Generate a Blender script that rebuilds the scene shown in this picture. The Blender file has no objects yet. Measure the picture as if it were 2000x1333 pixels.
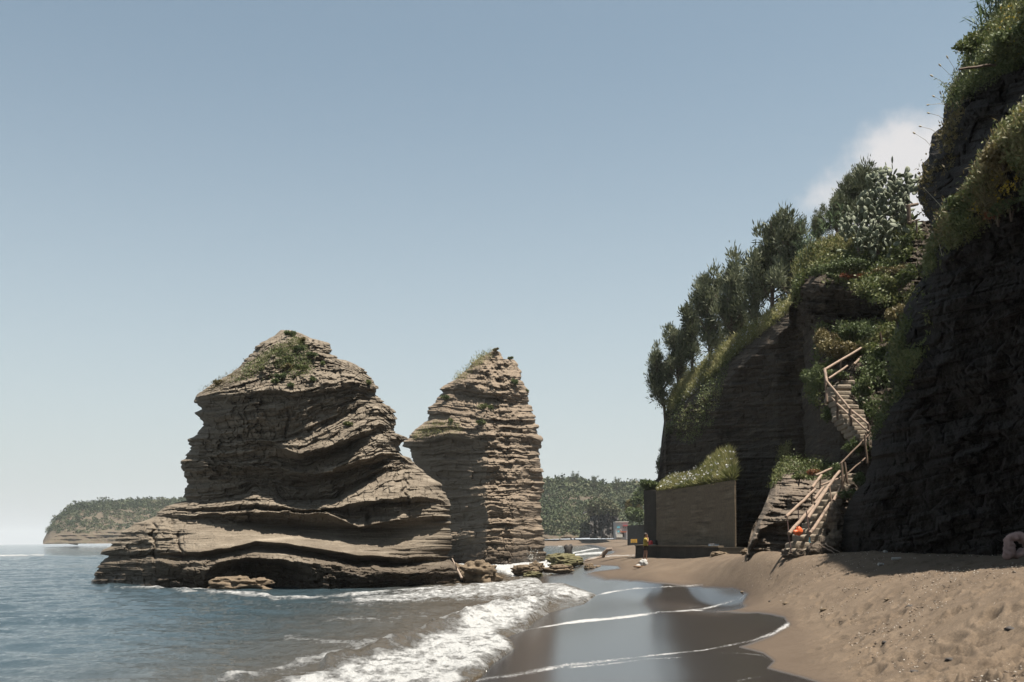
import bpy, math, random
import numpy as np
from mathutils import Vector, Matrix
random.seed(7); rng = np.random.default_rng(11)
R = math.radians
scene = bpy.context.scene
col = scene.collection

# ------------------------------------------------------------------ camera
F = 1944.0; CZ = 2.2; HPY = 1054.0; SL = 0.0095
cR, sR = math.cos(math.atan(SL)), math.sin(math.atan(SL))
cd = bpy.data.cameras.new('camera'); cam = bpy.data.objects.new('camera', cd); col.objects.link(cam)
cd.sensor_width = 36; cd.lens = F / 2000 * 36; cd.shift_y = (HPY - 666.5) / 2000
cd.clip_start = 0.1; cd.clip_end = 40000
cam.matrix_world = Matrix(((cR, sR, 0, 0), (0, 0, -1, 0), (-sR, cR, 0, CZ), (0, 0, 0, 1)))
cd.dof.use_dof = True; cd.dof.focus_distance = 55; cd.dof.aperture_fstop = 2.4
scene.camera = cam
# ------------------------------------------------------------------ sky, sun, exposure
SUN = Vector((0.225, -0.14, 0.965)).normalized()
SKYTINT = (.98, 1.09, 1.01, 1); SKYHZ = (5.0, 5.25, 5.35, 1)
w = bpy.data.worlds.new('World'); scene.world = w; w.use_nodes = True
nt = w.node_tree; N = nt.nodes; L = nt.links
for n in list(N): N.remove(n)
sky = N.new('ShaderNodeTexSky'); sky.sky_type = 'NISHITA'; sky.sun_disc = False
sky.sun_elevation = math.asin(SUN.z); sky.sun_rotation = math.atan2(SUN.x, SUN.y)
sky.air_density = 1.0; sky.dust_density = 1.6; sky.ozone_density = 1.2
hs = N.new('ShaderNodeHueSaturation'); hs.inputs['Saturation'].default_value = 0.72
hs.inputs['Value'].default_value = 1.0
L.new(sky.outputs[0], hs.inputs['Color'])
tc = N.new('ShaderNodeTexCoord')
# a soft cumulus low in the sky to the right, mixed by direction
cdir = Vector((0.392, 1.0, 0.345)).normalized()
mp = N.new('ShaderNodeMapping'); mp.vector_type = 'POINT'
mp.inputs['Location'].default_value = (-cdir.x, -cdir.y, -cdir.z)
L.new(tc.outputs['Generated'], mp.inputs['Vector'])
ln = N.new('ShaderNodeVectorMath'); ln.operation = 'LENGTH'; L.new(mp.outputs[0], ln.inputs[0])
cn = N.new('ShaderNodeTexNoise'); cn.inputs['Scale'].default_value = 11; cn.inputs['Detail'].default_value = 8
cn.inputs['Roughness'].default_value = 0.55
L.new(tc.outputs['Generated'], cn.inputs['Vector'])
m1 = N.new('ShaderNodeMath'); m1.operation = 'MULTIPLY_ADD'; m1.inputs[1].default_value = 0.20; L.new(cn.outputs[0], m1.inputs[0])
L.new(ln.outputs['Value'], m1.inputs[2])
mr = N.new('ShaderNodeMapRange'); mr.inputs[1].default_value = 0.190; mr.inputs[2].default_value = 0.135
mr.inputs[3].default_value = 0; mr.inputs[4].default_value = 0.9; mr.interpolation_type = 'SMOOTHSTEP'; L.new(m1.outputs[0], mr.inputs[0])
mx = N.new('ShaderNodeMixRGB'); L.new(mr.outputs[0], mx.inputs[0]); 
sx_ = N.new('ShaderNodeSeparateXYZ'); L.new(tc.outputs['Generated'], sx_.inputs[0])
hz = N.new('ShaderNodeMapRange'); hz.inputs[1].default_value = -.02; hz.inputs[2].default_value = .46; hz.inputs[3].default_value = 1; hz.inputs[4].default_value = 0; L.new(sx_.outputs[2], hz.inputs[0])
hp = N.new('ShaderNodeMath'); hp.operation = 'POWER'; hp.inputs[1].default_value = 1.5; L.new(hz.outputs[0], hp.inputs[0])
hm = N.new('ShaderNodeMixRGB'); L.new(hp.outputs[0], hm.inputs[0]); tn = N.new('ShaderNodeMixRGB'); tn.blend_type = 'MULTIPLY'; tn.inputs[0].default_value = 1; tn.inputs[2].default_value = SKYTINT
L.new(hs.outputs[0], tn.inputs[1]); L.new(tn.outputs[0], hm.inputs[1]); hm.inputs[2].default_value = SKYHZ
L.new(hm.outputs[0], mx.inputs[1])
mx.inputs[2].default_value = (6.3, 6.1, 6.05, 1)
bg = N.new('ShaderNodeBackground'); bg.inputs['Strength'].default_value = 0.048
L.new(mx.outputs[0], bg.inputs[0])
wo = N.new('ShaderNodeOutputWorld'); L.new(bg.outputs[0], wo.inputs[0])
sd = bpy.data.lights.new('sun', 'SUN'); sd.energy = 5.0; sd.angle = R(0.5); sd.color = (1.0, 0.93, 0.83)
so = bpy.data.objects.new('sun', sd); col.objects.link(so); so.rotation_euler = SUN.to_track_quat('Z', 'Y').to_euler()
vs = scene.view_settings; vs.view_transform = 'Standard'; vs.look = 'None'; vs.exposure = 1.4; vs.gamma = 1.0
vs.use_curve_mapping = False

# ------------------------------------------------------------------ projection helpers (photo pixels <-> world)
def ray(px, py):
    px = np.asarray(px, float); py = np.asarray(py, float)
    dx = (px - 1000) / F; du = (HPY - py) / F
    return dx * cR + du * sR, -dx * sR + du * cR
def at(px, py, Y):
    rx, rz = ray(px, py); Y = np.asarray(Y, float)
    return np.stack(np.broadcast_arrays(rx * Y, Y, CZ + rz * Y), -1)
def V(px, py, Y): return Vector(at(px, py, Y).tolist())
def proj(P):
    a = P[..., 0] / P[..., 1]; b = (P[..., 2] - CZ) / P[..., 1]
    return 1000 + F * (a * cR - b * sR), HPY - F * (a * sR + b * cR)
def inpoly(x, y, poly):
    x = np.asarray(x); y = np.asarray(y); r = np.zeros(x.shape, bool); n = len(poly)
    for i in range(n):
        x0, y0 = poly[i]; x1, y1 = poly[(i + 1) % n]
        c = ((y0 > y) != (y1 > y))
        with np.errstate(all='ignore'): xi = (x1 - x0) * (y - y0) / ((y1 - y0) or 1e-9) + x0
        r ^= c & (x < xi)
    return r
def dseg(x, y, pts, closed=False):
    d = np.full(np.shape(x), 1e9); n = len(pts)
    for i in range(n if closed else n - 1):
        ax, ay = pts[i]; bx, by = pts[(i + 1) % n]; vx, vy = bx - ax, by - ay
        t = np.clip(((x - ax) * vx + (y - ay) * vy) / (vx * vx + vy * vy + 1e-12), 0, 1)
        d = np.minimum(d, np.hypot(x - ax - t * vx, y - ay - t * vy))
    return d
def sstep(a, b, x):
    t = np.clip((x - a) / (b - a), 0, 1); return t * t * (3 - 2 * t)
# ------------------------------------------------------------------ noise
def _h(i, j, k, s):
    n = (i.astype(np.int64) * 374761393 + j.astype(np.int64) * 668265263 + k.astype(np.int64) * 2147483647 + s * 974634777) & 0xFFFFFFFF
    n = ((n ^ (n >> 13)) * 1274126177) & 0xFFFFFFFF; n = n ^ (n >> 16)
    n = (n * 2246822519) & 0xFFFFFFFF; n = n ^ (n >> 15)
    return (n & 0xFFFFFF) / 8388607.5 - 1
def vn(x, y, z=0., s=0):
    x, y, z = np.broadcast_arrays(np.asarray(x, float), np.asarray(y, float), np.asarray(z, float))
    i, j, k = np.floor(x), np.floor(y), np.floor(z); u, v, q = x - i, y - j, z - k
    u = u * u * (3 - 2 * u); v = v * v * (3 - 2 * v); q = q * q * (3 - 2 * q)
    def p(kk):
        a = _h(i, j, kk, s); b = _h(i + 1, j, kk, s); c = _h(i, j + 1, kk, s); d = _h(i + 1, j + 1, kk, s)
        return (a + (b - a) * u) * (1 - v) + (c + (d - c) * u) * v
    r0 = p(k)
    if not np.any(q): return r0
    return r0 * (1 - q) + p(k + 1) * q
def fbm(x, y, z=0., o=4, s=0, g=.5):
    r = 0; a = 1; t = 0; f = 1.
    for q in range(o): r = r + a * vn(np.asarray(x) * f, np.asarray(y) * f, np.asarray(z) * f, s + q); t += a; a *= g; f *= 2.03
    return r / t
def blocks(s, x, th, w, seed):
    q = s / th + .3 * vn(s / th * .5, x * .004, 0, seed + 2); i = np.floor(q); f = q - i
    xx = x / w + 13.7 * _h(i, i * 0, i * 0, seed) + .25 * vn(x / w * 2, q, 0, seed + 3); j = np.floor(xx); g = xx - j
    v = _h(i, j, i * 0, seed + 9); v2 = _h(i, j + 1, i * 0, seed + 9); t = sstep(.9, 1., g)
    return v * (1 - t) + v2 * t - .5 * sstep(.86, 1., f) - .5 * sstep(.14, 0., f) * 0 - .6 * np.exp(-((g - .95) / .05) ** 2)
def strata(s, x, th, seed, sharp=.75, joint=.35):
    q = s / th + .35 * vn(s / th * .37, x * .003, 0, seed + 5); i = np.floor(q); f = q - i
    a = vn(x / (th * 9.), i * 7.31, 0, seed); b = vn(x / (th * 9.), (i + 1) * 7.31, 0, seed)
    t = sstep(sharp, 1., f)
    return a * (1 - t) + b * t - joint * (np.abs(2 * f - 1) ** 6)

# ------------------------------------------------------------------ mesh helpers
def link(o, parent=None, **kw):
    col.objects.link(o)
    if parent: o.parent = parent
    for k, v in kw.items(): o[k] = v
    return o
def mesh_np(name, Vv, quads, mats, attrs=None, smooth=True, midx=None):
    me = bpy.data.meshes.new(name); Vv = np.asarray(Vv, np.float32).reshape(-1, 3); quads = np.asarray(quads, np.int32)
    me.vertices.add(len(Vv)); me.vertices.foreach_set('co', Vv.ravel())
    nq, k = quads.shape
    me.loops.add(nq * k); me.loops.foreach_set('vertex_index', quads.ravel())
    me.polygons.add(nq); me.polygons.foreach_set('loop_start', np.arange(nq, dtype=np.int32) * k)
    me.polygons.foreach_set('use_smooth', np.full(nq, smooth))
    if midx is not None: me.polygons.foreach_set('material_index', np.asarray(midx, np.int32))
    for m in (mats if isinstance(mats, (list, tuple)) else [mats]): me.materials.append(m)
    for an, av in (attrs or {}).items():
        a = me.attributes.new(an, 'FLOAT', 'POINT'); a.data.foreach_set('value', np.asarray(av, np.float32).ravel())
    me.update(calc_edges=True); me.validate()
    return bpy.data.objects.new(name, me)
def gquads(ny, nx, off=0):
    i = np.arange(ny - 1)[:, None] * nx + np.arange(nx - 1)[None]; i = i.ravel() + off
    return np.stack([i, i + nx, i + nx + 1, i + 1], -1)
class MB:
    def __init__(s): s.v = []; s.f = []; s.sm = []
    def add(s, vs, fs, sm=False):
        o = len(s.v); s.v += [tuple(v) for v in vs]; s.f += [tuple(o + i for i in f) for f in fs]; s.sm += [sm] * len(fs)
    def tube(s, pts, rad, n=8, sm=True, cap=True, flat=1.0):
        pts = [Vector(p) for p in pts]; rad = rad if isinstance(rad, (list, tuple)) else [rad] * len(pts)
        vs = []; up = Vector((0, 0, 1))
        t0 = (pts[-1] - pts[0]).normalized()
        if abs(t0.z) > .9: up = Vector((1, 0, 0))
        for i, p in enumerate(pts):
            t = (pts[min(i + 1, len(pts) - 1)] - pts[max(i - 1, 0)]).normalized()
            a = t.cross(up).normalized(); b = a.cross(t)
            for k in range(n):
                q = 2 * math.pi * k / n; vs.append(p + rad[i] * (a * math.cos(q) + b * math.sin(q) * flat))
        fs = [(i * n + k, i * n + (k + 1) % n, (i + 1) * n + (k + 1) % n, (i + 1) * n + k) for i in range(len(pts) - 1) for k in range(n)]
        s.add(vs, fs, sm)
        if cap:
            s.add(vs[:n], [tuple(range(n))][:1]); s.add(vs[-n:], [tuple(range(n - 1, -1, -1))])
    def box(s, c, sx, sy, sz, rz=0., jit=0., bev=0.):
        c = Vector(c); m = Matrix.Rotation(rz, 3, 'Z'); vs = []
        for z in (-1, 1):
            for x, y in ((-1, -1), (1, -1), (1, 1), (-1, 1)):
                vs.append(c + m @ Vector((x * sx / 2 + random.uniform(-jit, jit), y * sy / 2 + random.uniform(-jit, jit), z * sz / 2 + random.uniform(-jit, jit))))
        s.add(vs, [(3, 2, 1, 0), (4, 5, 6, 7), (0, 1, 5, 4), (1, 2, 6, 5), (2, 3, 7, 6), (3, 0, 4, 7)])
    def build(s, name, mat, parent=None, bevel=0., **kw):
        me = bpy.data.meshes.new(name); me.from_pydata(s.v, [], s.f); me.materials.append(mat)
        me.polygons.foreach_set('use_smooth', s.sm); me.update()
        o = bpy.data.objects.new(name, me); link(o, parent, **kw)
        if bevel:
            b = o.modifiers.new('bevel', 'BEVEL'); b.width = bevel; b.segments = 2; b.limit_method = 'ANGLE'
        return o
def empty(name, loc, label, cat, group=None):
    o = bpy.data.objects.new(name, None); o.location = loc; link(o, None, label=label, category=cat)
    if group: o['group'] = group
    return o
def world_parent(child, root):
    child.parent = root; child.matrix_parent_inverse = Matrix.Translation(-Vector(root.location))

# ------------------------------------------------------------------ materials
def newmat(name):
    m = bpy.data.materials.new(name); m.use_nodes = True; n = m.node_tree.nodes; l = m.node_tree.links
    return m, n, l, n['Principled BSDF']
def nod(n, t, **kw):
    x = n.new(t)
    for k, v in kw.items():
        if isinstance(v, (int, float, tuple)) and k in [i.name for i in x.inputs]: x.inputs[k].default_value = v
        else: setattr(x, k, v)
    return x
KA = .81
def ramp(n, l, src, stops):
    r = n.new('ShaderNodeValToRGB'); e = r.color_ramp.elements
    while len(e) < len(stops): e.new(.5)
    for q, (p, c) in zip(e, stops): q.position = p; q.color = (*c, 1) if len(c) == 3 else c
    l.new(src, r.inputs[0]); return r
def noise(n, l, vec, scale, detail=4, rough=.55, stretch=None):
    t = nod(n, 'ShaderNodeTexNoise', Scale=scale, Detail=detail, Roughness=rough)
    if stretch:
        mpp = n.new('ShaderNodeMapping'); mpp.inputs['Scale'].default_value = stretch; l.new(vec, mpp.inputs[0]); l.new(mpp.outputs[0], t.inputs['Vector'])
    else: l.new(vec, t.inputs['Vector'])
    return t
def mixc(n, l, f, a, b, mode='MIX'):
    x = n.new('ShaderNodeMixRGB'); x.blend_type = mode
    for i, q in enumerate((f, a, b)):
        if isinstance(q, (int, float)): x.inputs[i].default_value = q
        elif isinstance(q, tuple): x.inputs[i].default_value = (*q, 1)
        else: l.new(q, x.inputs[i])
    return x.outputs[0]
def mth(n, l, op, a, b=0., c=0., clamp=False):
    x = n.new('ShaderNodeMath'); x.operation = op; x.use_clamp = clamp
    for i, q in enumerate((a, b, c)):
        if isinstance(q, (int, float)): x.inputs[i].default_value = q
        else: l.new(q, x.inputs[i])
    return x.outputs[0]
def mrange(n, l, v, a, b, c=0., d=1.):
    x = n.new('ShaderNodeMapRange'); x.interpolation_type = 'SMOOTHSTEP'; l.new(v, x.inputs[0])
    for i, q in zip((1, 2, 3, 4), (a, b, c, d)): x.inputs[i].default_value = q
    return x.outputs[0]

def rock_mat(name, c0, c1, c2, wetline=True, bump=.5, scale=1., soil=None):
    m, n, l, b = newmat(name)
    g = n.new('ShaderNodeNewGeometry'); P = g.outputs['Position']
    a = noise(n, l, P, .55 * scale, 6, .6); s = noise(n, l, P, 1.1 * scale, 6, .65, (.35, .35, 5.5)); f = noise(n, l, P, 9 * scale, 6, .7)
    c0, c1, c2 = [tuple(x * KA for x in c) for c in (c0, c1, c2)]; k = ramp(n, l, s.outputs[0], [(.32, c0), (.5, c1), (.68, c2)])
    k2 = mixc(n, l, mrange(n, l, a.outputs[0], .35, .65), k.outputs[0], c1)
    k3 = mixc(n, l, .55, k2, ramp(n, l, f.outputs[0], [(.3, (.45, .43, .42)), (.55, (1, 1, 1)), (.8, (1.35, 1.3, 1.25))]).outputs[0], 'MULTIPLY')
    if wetline:
        sp = n.new('ShaderNodeSeparateXYZ'); l.new(P, sp.inputs[0])
        z = mth(n, l, 'ADD', sp.outputs[2], mth(n, l, 'MULTIPLY', a.outputs[0], -2.2))
        k3 = mixc(n, l, mrange(n, l, z, 1.5, -.9, 0, .86), k3, (.035, .026, .018))
        l.new(mrange(n, l, z, -.3, -1.1, .9, .35), b.inputs['Roughness'])
    else: b.inputs['Roughness'].default_value = .95
    if soil:
        k3 = mixc(n, l, mrange(n, l, noise(n, l, P, .9, 5, .6).outputs[0], .48, .62, 0, .8), k3, soil)
    l.new(k3, b.inputs['Base Color'])
    bm = n.new('ShaderNodeBump'); bm.inputs['Strength'].default_value = bump; bm.inputs['Distance'].default_value = .12
    hsum = mth(n, l, 'ADD', mth(n, l, 'MULTIPLY', s.outputs[0], 1.1), mth(n, l, 'MULTIPLY', f.outputs[0], .45))
    l.new(hsum, bm.inputs['Height']); l.new(bm.outputs[0], b.inputs['Normal'])
    b.inputs['Specular IOR Level'].default_value = .25
    return m
M_tuff = rock_mat('layered tuff', (.058, .044, .031), (.150, .123, .092), (.25, .212, .165))
M_tuff2 = rock_mat('pale layered tuff', (0.090, 0.065, 0.043), (0.179, 0.139, 0.101), (0.251, 0.197, 0.143))
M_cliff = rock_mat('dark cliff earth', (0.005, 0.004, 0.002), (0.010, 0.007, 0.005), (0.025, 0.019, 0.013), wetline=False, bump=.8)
M_cliff2 = rock_mat('brown banded cliff', (0.018, 0.013, 0.008), (0.044, 0.033, 0.022), (0.104, 0.080, 0.056), wetline=False, bump=.8)
M_steprock = rock_mat('step rock', (0.049, 0.038, 0.028), (0.113, 0.089, 0.068), (0.178, 0.146, 0.108), wetline=False, bump=.6)

def leaf_mat(name, cols, transl=.25, rough=.6):
    m, n, l, b = newmat(name)
    at_ = nod(n, 'ShaderNodeAttribute', attribute_name='rnd')
    r = ramp(n, l, at_.outputs['Fac'], [(i / (len(cols) - 1), tuple(x * KA for x in c)) for i, c in enumerate(cols)])
    l.new(r.outputs[0], b.inputs['Base Color']); b.inputs['Roughness'].default_value = rough
    b.inputs['Specular IOR Level'].default_value = .3
    t = n.new('ShaderNodeBsdfTranslucent'); l.new(r.outputs[0], t.inputs[0])
    x = n.new('ShaderNodeMixShader'); x.inputs[0].default_value = transl
    l.new(b.outputs[0], x.inputs[1]); l.new(t.outputs[0], x.inputs[2]); l.new(x.outputs[0], n['Material Output'].inputs[0])
    return m
M_pine = leaf_mat('pine needles', [(.055, .065, .035), (.12, .135, .075), (.20, .21, .125)], .2)
M_green = leaf_mat('green leaves', [(.035, .052, .018), (.09, .118, .044), (.17, .20, .085)])
M_dry = leaf_mat('dry shrub', [(0.075, 0.056, 0.025), (0.150, 0.125, 0.050), (0.250, 0.206, 0.100)])
M_mix = leaf_mat('mixed ground cover', [(.032, .045, .015), (.08, .105, .033), (.14, .155, .055), (.22, .21, .095)])
M_red = leaf_mat('reddish succulent', [(.10, .035, .015), (.20, .07, .03), (.12, .10, .03)])
M_grass = leaf_mat('long grass', [(.085, .10, .03), (.20, .20, .075), (.38, .33, .16)], .35)
M_reed = leaf_mat('reed leaves', [(0.037, 0.069, 0.037), (0.088, 0.125, 0.062), (0.163, 0.213, 0.112)], .3)
M_far = leaf_mat('far scrub', [(0.025, 0.038, 0.018), (0.050, 0.068, 0.031), (0.086, 0.099, 0.050), (0.135, 0.126, 0.077)], .15, .9)
M_white = leaf_mat('white petals', [(.45, .45, .42), (.5, .5, .47)], .3)
M_yellow = leaf_mat('yellow petals', [(.4, .27, .02), (.5, .38, .05)], .3)
def plain(name, c, rough=.8, var=.25, scale=14., metal=0., stretch=None):
    m, n, l, b = newmat(name); tcx = n.new('ShaderNodeTexCoord')
    t = noise(n, l, tcx.outputs['Object'], scale, 5, .6, stretch)
    c = tuple(x * KA for x in c); d = tuple(x * (1 - var) for x in c); e = tuple(min(1, x * (1 + var)) for x in c)
    k = ramp(n, l, t.outputs[0], [(.3, d), (.7, e)]); l.new(k.outputs[0], b.inputs['Base Color'])
    b.inputs['Roughness'].default_value = rough; b.inputs['Metallic'].default_value = metal
    bm = n.new('ShaderNodeBump'); bm.inputs['Strength'].default_value = .3; bm.inputs['Distance'].default_value = .02
    l.new(t.outputs[0], bm.inputs['Height']); l.new(bm.outputs[0], b.inputs['Normal'])
    return m
M_bark = plain('bark', (.10, .075, .055), .95, .4, 9)
M_wood = plain('weathered pole wood', (0.200, 0.140, 0.100), .8, .3, 6, stretch=(1, 1, 1))
M_darkwood = plain('dark pole wood', (0.092, 0.058, 0.036), .85, .35, 6)
M_rust = plain('rusty metal pipe', (.16, .10, .085), .6, .35, 12)
M_cactus = plain('cactus pad', (.10, .115, .065), .7, .35, 5)
M_concrete = rock_mat('stained concrete', (0.061, 0.048, 0.031), (0.148, 0.114, 0.076), (0.242, 0.194, 0.135), wetline=False, scale=.8, bump=.25)
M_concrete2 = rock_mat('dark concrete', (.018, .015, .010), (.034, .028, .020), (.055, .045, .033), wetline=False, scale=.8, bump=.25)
M_whitewash = plain('whitewash', (0.360, 0.352, 0.344), .85, .06, 2)
M_orange = plain('orange plastic', (0.576, 0.112, 0.028), .5, .15)
M_yel = plain('yellow plastic', (0.600, 0.336, 0.040), .5, .15)
M_shirt = plain('yellow cotton', (0.360, 0.264, 0.040), .9, .15)
M_skin = plain('skin', (0.288, 0.152, 0.096), .6, .1)
M_hair = plain('dark hair', (.03, .018, .012), .7, .2)
M_short = plain('dark shorts', (.06, .045, .04), .9, .2)
M_cloth = plain('white cloth', (0.360, 0.352, 0.336), .9, .08)
M_tan = plain('tan board', (0.216, 0.128, 0.068), .8, .25)
M_redp = plain('red plastic', (.55, .05, .05), .5, .15)
M_blue = plain('pale blue plastic', (.45, .55, .65), .5, .15)
M_teal = plain('teal paint', (.12, .38, .45), .7, .15)
M_grey = plain('grey paint', (.22, .22, .23), .8, .3)
M_drift = plain('bleached driftwood', (0.240, 0.184, 0.144), .85, .25, 4)
M_black = plain('charred wet stump', (.022, .017, .014), .8, .5, 6)
M_moss = rock_mat('mossy rock', (.05, .055, .02), (.11, .10, .05), (.20, .16, .10), wetline=False, scale=3)
M_brownrock = rock_mat('wet brown rock', (.06, .045, .03), (.14, .105, .07), (.22, .17, .12), wetline=False, scale=3)
M_pink = plain('pinkish bleached wood', (.22, .15, .14), .9, .35, 7)
M_cream = plain('pale plaster', (0.560, 0.528, 0.464), .9, .08)

# ================================================================== BEACH
def G(px, py, z):
    rx, rz = ray(px, py); Y = (z - CZ) / rz
    return float(rx * Y), float(Y), z
gp = [G(*a) for a in [(900,1333,-.12),(1000,1250,-.1),(1140,1165,-.05),(1060,1126,-.02),(1250,1333,.10),(1400,1333,.2),(1590,1333,.4),(1300,1250,.16),
     (1540,1215,.45),(1450,1160,.42),(1300,1190,.2),(1200,1137,.22),(1340,1143,.36),(2000,1333,.95),(1800,1333,.75),(2000,1240,1.15),(2000,1170,1.45),(1880,1130,1.5),
     (1640,1085,1.63),(1600,1150,1.0),(1750,1200,.95),(1700,1120,1.35),(1500,1100,1.2),(1480,1084,1.61),(1550,1087,1.60),(1570,1110,1.14),(1450,1085,1.45),(1300,1100,.95),(1300,1125,.65),(1262,1092,1.0),
     (1245,1108,.62),(1100,1135,.1),(1200,1101,.62),(1140,1125,.16),(1170,1090,.5),(1240,1085,.75),(1380,1088,1.3),(1290,1090,1.05)]]
gp += [(11.0, 23, 1.75), (10.6, 19, 1.85), (9.2, 14, 1.75), (14, 30, 2.0), (14, 20, 2.3), (14, 10, 2.4), (10, 6, 2.0), (0, 0, .62), (3, 3, .8), (6, 1, 1.3), (-5, 0, .1), (0, -12, .7), (-10, -10, -.4), (10, -10, 1.9),
       (-4, 10, -.7), (-9, 16, -1.6), (-3, 22, -.8), (-12, 40, -2.5), (-1, 38, -.5), (-14, 55, -3), (-2, 50, -.35), (-30, 30, -4), (0, 66, -.45), (3, 80, -.5), (0, 110, -2),
       (5, 95, -.3), (9, 130, -.4), (16, 150, .3), (20, 150, 1.2), (24, 120, 1.6), (28, 185, 1.3), (20, 185, .5), (14, 200, -.6), (26, 300, .3), (40, 300, 1.5), (0, 200, -3), (-40, 120, -5),
       (18, 60, 1.8), (20, 90, 1.6), (15, 47, 1.6), (12.5, 100, .75), (9.0, 105, .35)]
gp = np.array(gp)
def guv(x, y): return np.stack([x, 13 * np.log(np.maximum(np.asarray(y, float), -14) + 18)], -1)
_gu = guv(gp[:, 0], gp[:, 1])
_d = np.linalg.norm(_gu[:, None] - _gu[None], axis=-1); _K = np.sqrt(_d ** 2 + 1.0)
_n = len(gp); _A = np.zeros((_n + 1, _n + 1)); _A[:_n, :_n] = _K; _A[:_n, _n] = 1; _A[_n, :_n] = 1
_w = np.linalg.solve(_A, np.append(gp[:, 2], 0))
def ground_base(x, y):
    x = np.asarray(x, float); y = np.asarray(y, float); sh = np.broadcast(x, y).shape
    xf, yf = np.broadcast_to(x, sh).ravel(), np.broadcast_to(y, sh).ravel(); out = np.empty(xf.size)
    for a in range(0, xf.size, 60000):
        u = guv(xf[a:a + 60000], yf[a:a + 60000])
        out[a:a + 60000] = np.sqrt(((u[:, None] - _gu[None]) ** 2).sum(-1) + 1.0) @ _w[:_n] + _w[_n]
    return np.clip(out.reshape(sh), -6, 6)
def ground_hit(px, py):
    rx, rz = ray(px, py); rx, rz = float(rx), float(rz)
    Ys = np.geomspace(7, 320, 1200); g = ground_base(rx * Ys, Ys) - (CZ + rz * Ys)
    k = np.argmax(g > 0) if (g > 0).any() else len(Ys) - 1
    return Vector((rx * Ys[k], Ys[k], CZ + rz * Ys[k]))

# ---- grid (fine near the water's edge)
ys = np.concatenate([np.linspace(-12, 6, 30, endpoint=False), np.geomspace(6, 90, 560, endpoint=False), np.geomspace(90, 420, 90)])
ts = np.concatenate([np.linspace(-3.2, -.5, 60, endpoint=False), np.linspace(-.5, .68, 900, endpoint=False), np.linspace(.68, 3.6, 60)])
GY, GT = np.meshgrid(ys, ts, indexing='ij'); GX = GT * np.maximum(GY, 6.)
gz = ground_base(GX, GY)
ppx, ppy = proj(np.stack([GX, np.maximum(GY, 3), gz], -1))
near = GY > 6
wetpoly = [(1050,1122),(1130,1134),(1200,1131),(1340,1143),(1430,1148),(1462,1160),(1450,1180),(1400,1196),(1480,1196),(1532,1206),(1543,1220),(1505,1243),(1445,1264),(1490,1276),(1512,1292),(1500,1305),(1575,1325),(1640,1345),(1700,1500),(0,1500),(0,1100)]
pool = [(1060,1122),(1085,1112),(1120,1107),(1160,1104),(1207,1106),(1212,1111),(1160,1117),(1138,1124),(1070,1130)]
def sdp(poly, sc=1.):
    ins = inpoly(ppx, ppy, poly); d = dseg(ppx, ppy, poly, True)
    return np.where(ins, d, -d)
nz = fbm(GX * .9, GY * .5, 0, 3, 3) * 6
wet = np.where(near, sstep(-7, 5, sdp(wetpoly) + nz * .5), sstep(.5, .3, gz)); wet = np.maximum(wet, sstep(-3, 2, sdp(pool)) * near)
wet = np.maximum(wet, sstep(.30, .12, gz))
damp = np.where(near, sstep(-55, 5, sdp(wetpoly) + nz * 2.5), 0); damp = np.maximum(damp, sstep(-30, 0, sdp(pool)) * near)
damp = np.maximum(damp, sstep(.7, .3, gz))
# swash lace: thin lines of foam left by the sheets of water
lines = [([(1150,1167),(1190,1158),(1240,1150),(1300,1146),(1360,1143),(1400,1142)], 2.2, .9),
         ([(985,1236),(1040,1229),(1110,1216),(1200,1207),(1290,1196),(1370,1191),(1420,1178),(1450,1167),(1458,1158)], 4.2, 1.),
         ([(1290,1198),(1350,1186),(1400,1176),(1440,1165)], 1.8, .6),
         ([(900,1333),(1000,1320),(1060,1308),(1110,1299),(1180,1291),(1240,1284),(1310,1277),(1370,1271),(1420,1262),(1470,1252),(1510,1238),(1538,1220)], 5.5, 1.),
         ([(1110,1304),(1180,1298),(1260,1287),(1330,1285)], 3.2, .9),
         ([(1400,1276),(1450,1277),(1490,1281),(1508,1292)], 2.4, .8), ([(1440,1330),(1500,1318),(1560,1313)], 2.6, .7), ([(1240,1085),(1200,1086),(1150,1090)], 2.5, 1.),
         ([(1350,1176),(1380,1165),(1430,1160)], 1.4, .5)]
foam = np.zeros_like(gz); 
for pts, wd, st in lines:
    d = dseg(ppx + nz * .35, ppy + nz * .25, pts); wd = wd * np.clip(.8 + .9 * fbm(GX * .45, GY * .22, 0, 3, 36), .25, 1.8); foam = np.maximum(foam, .24 * st * sstep(wd * 6, 0, d) * near); foam = np.maximum(foam, .70 * st * sstep(wd * 2.0, 0, d) * (.85 + .55 * fbm(GX * 1.6, GY * .8, 0, 4, 33)) * near)
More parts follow.
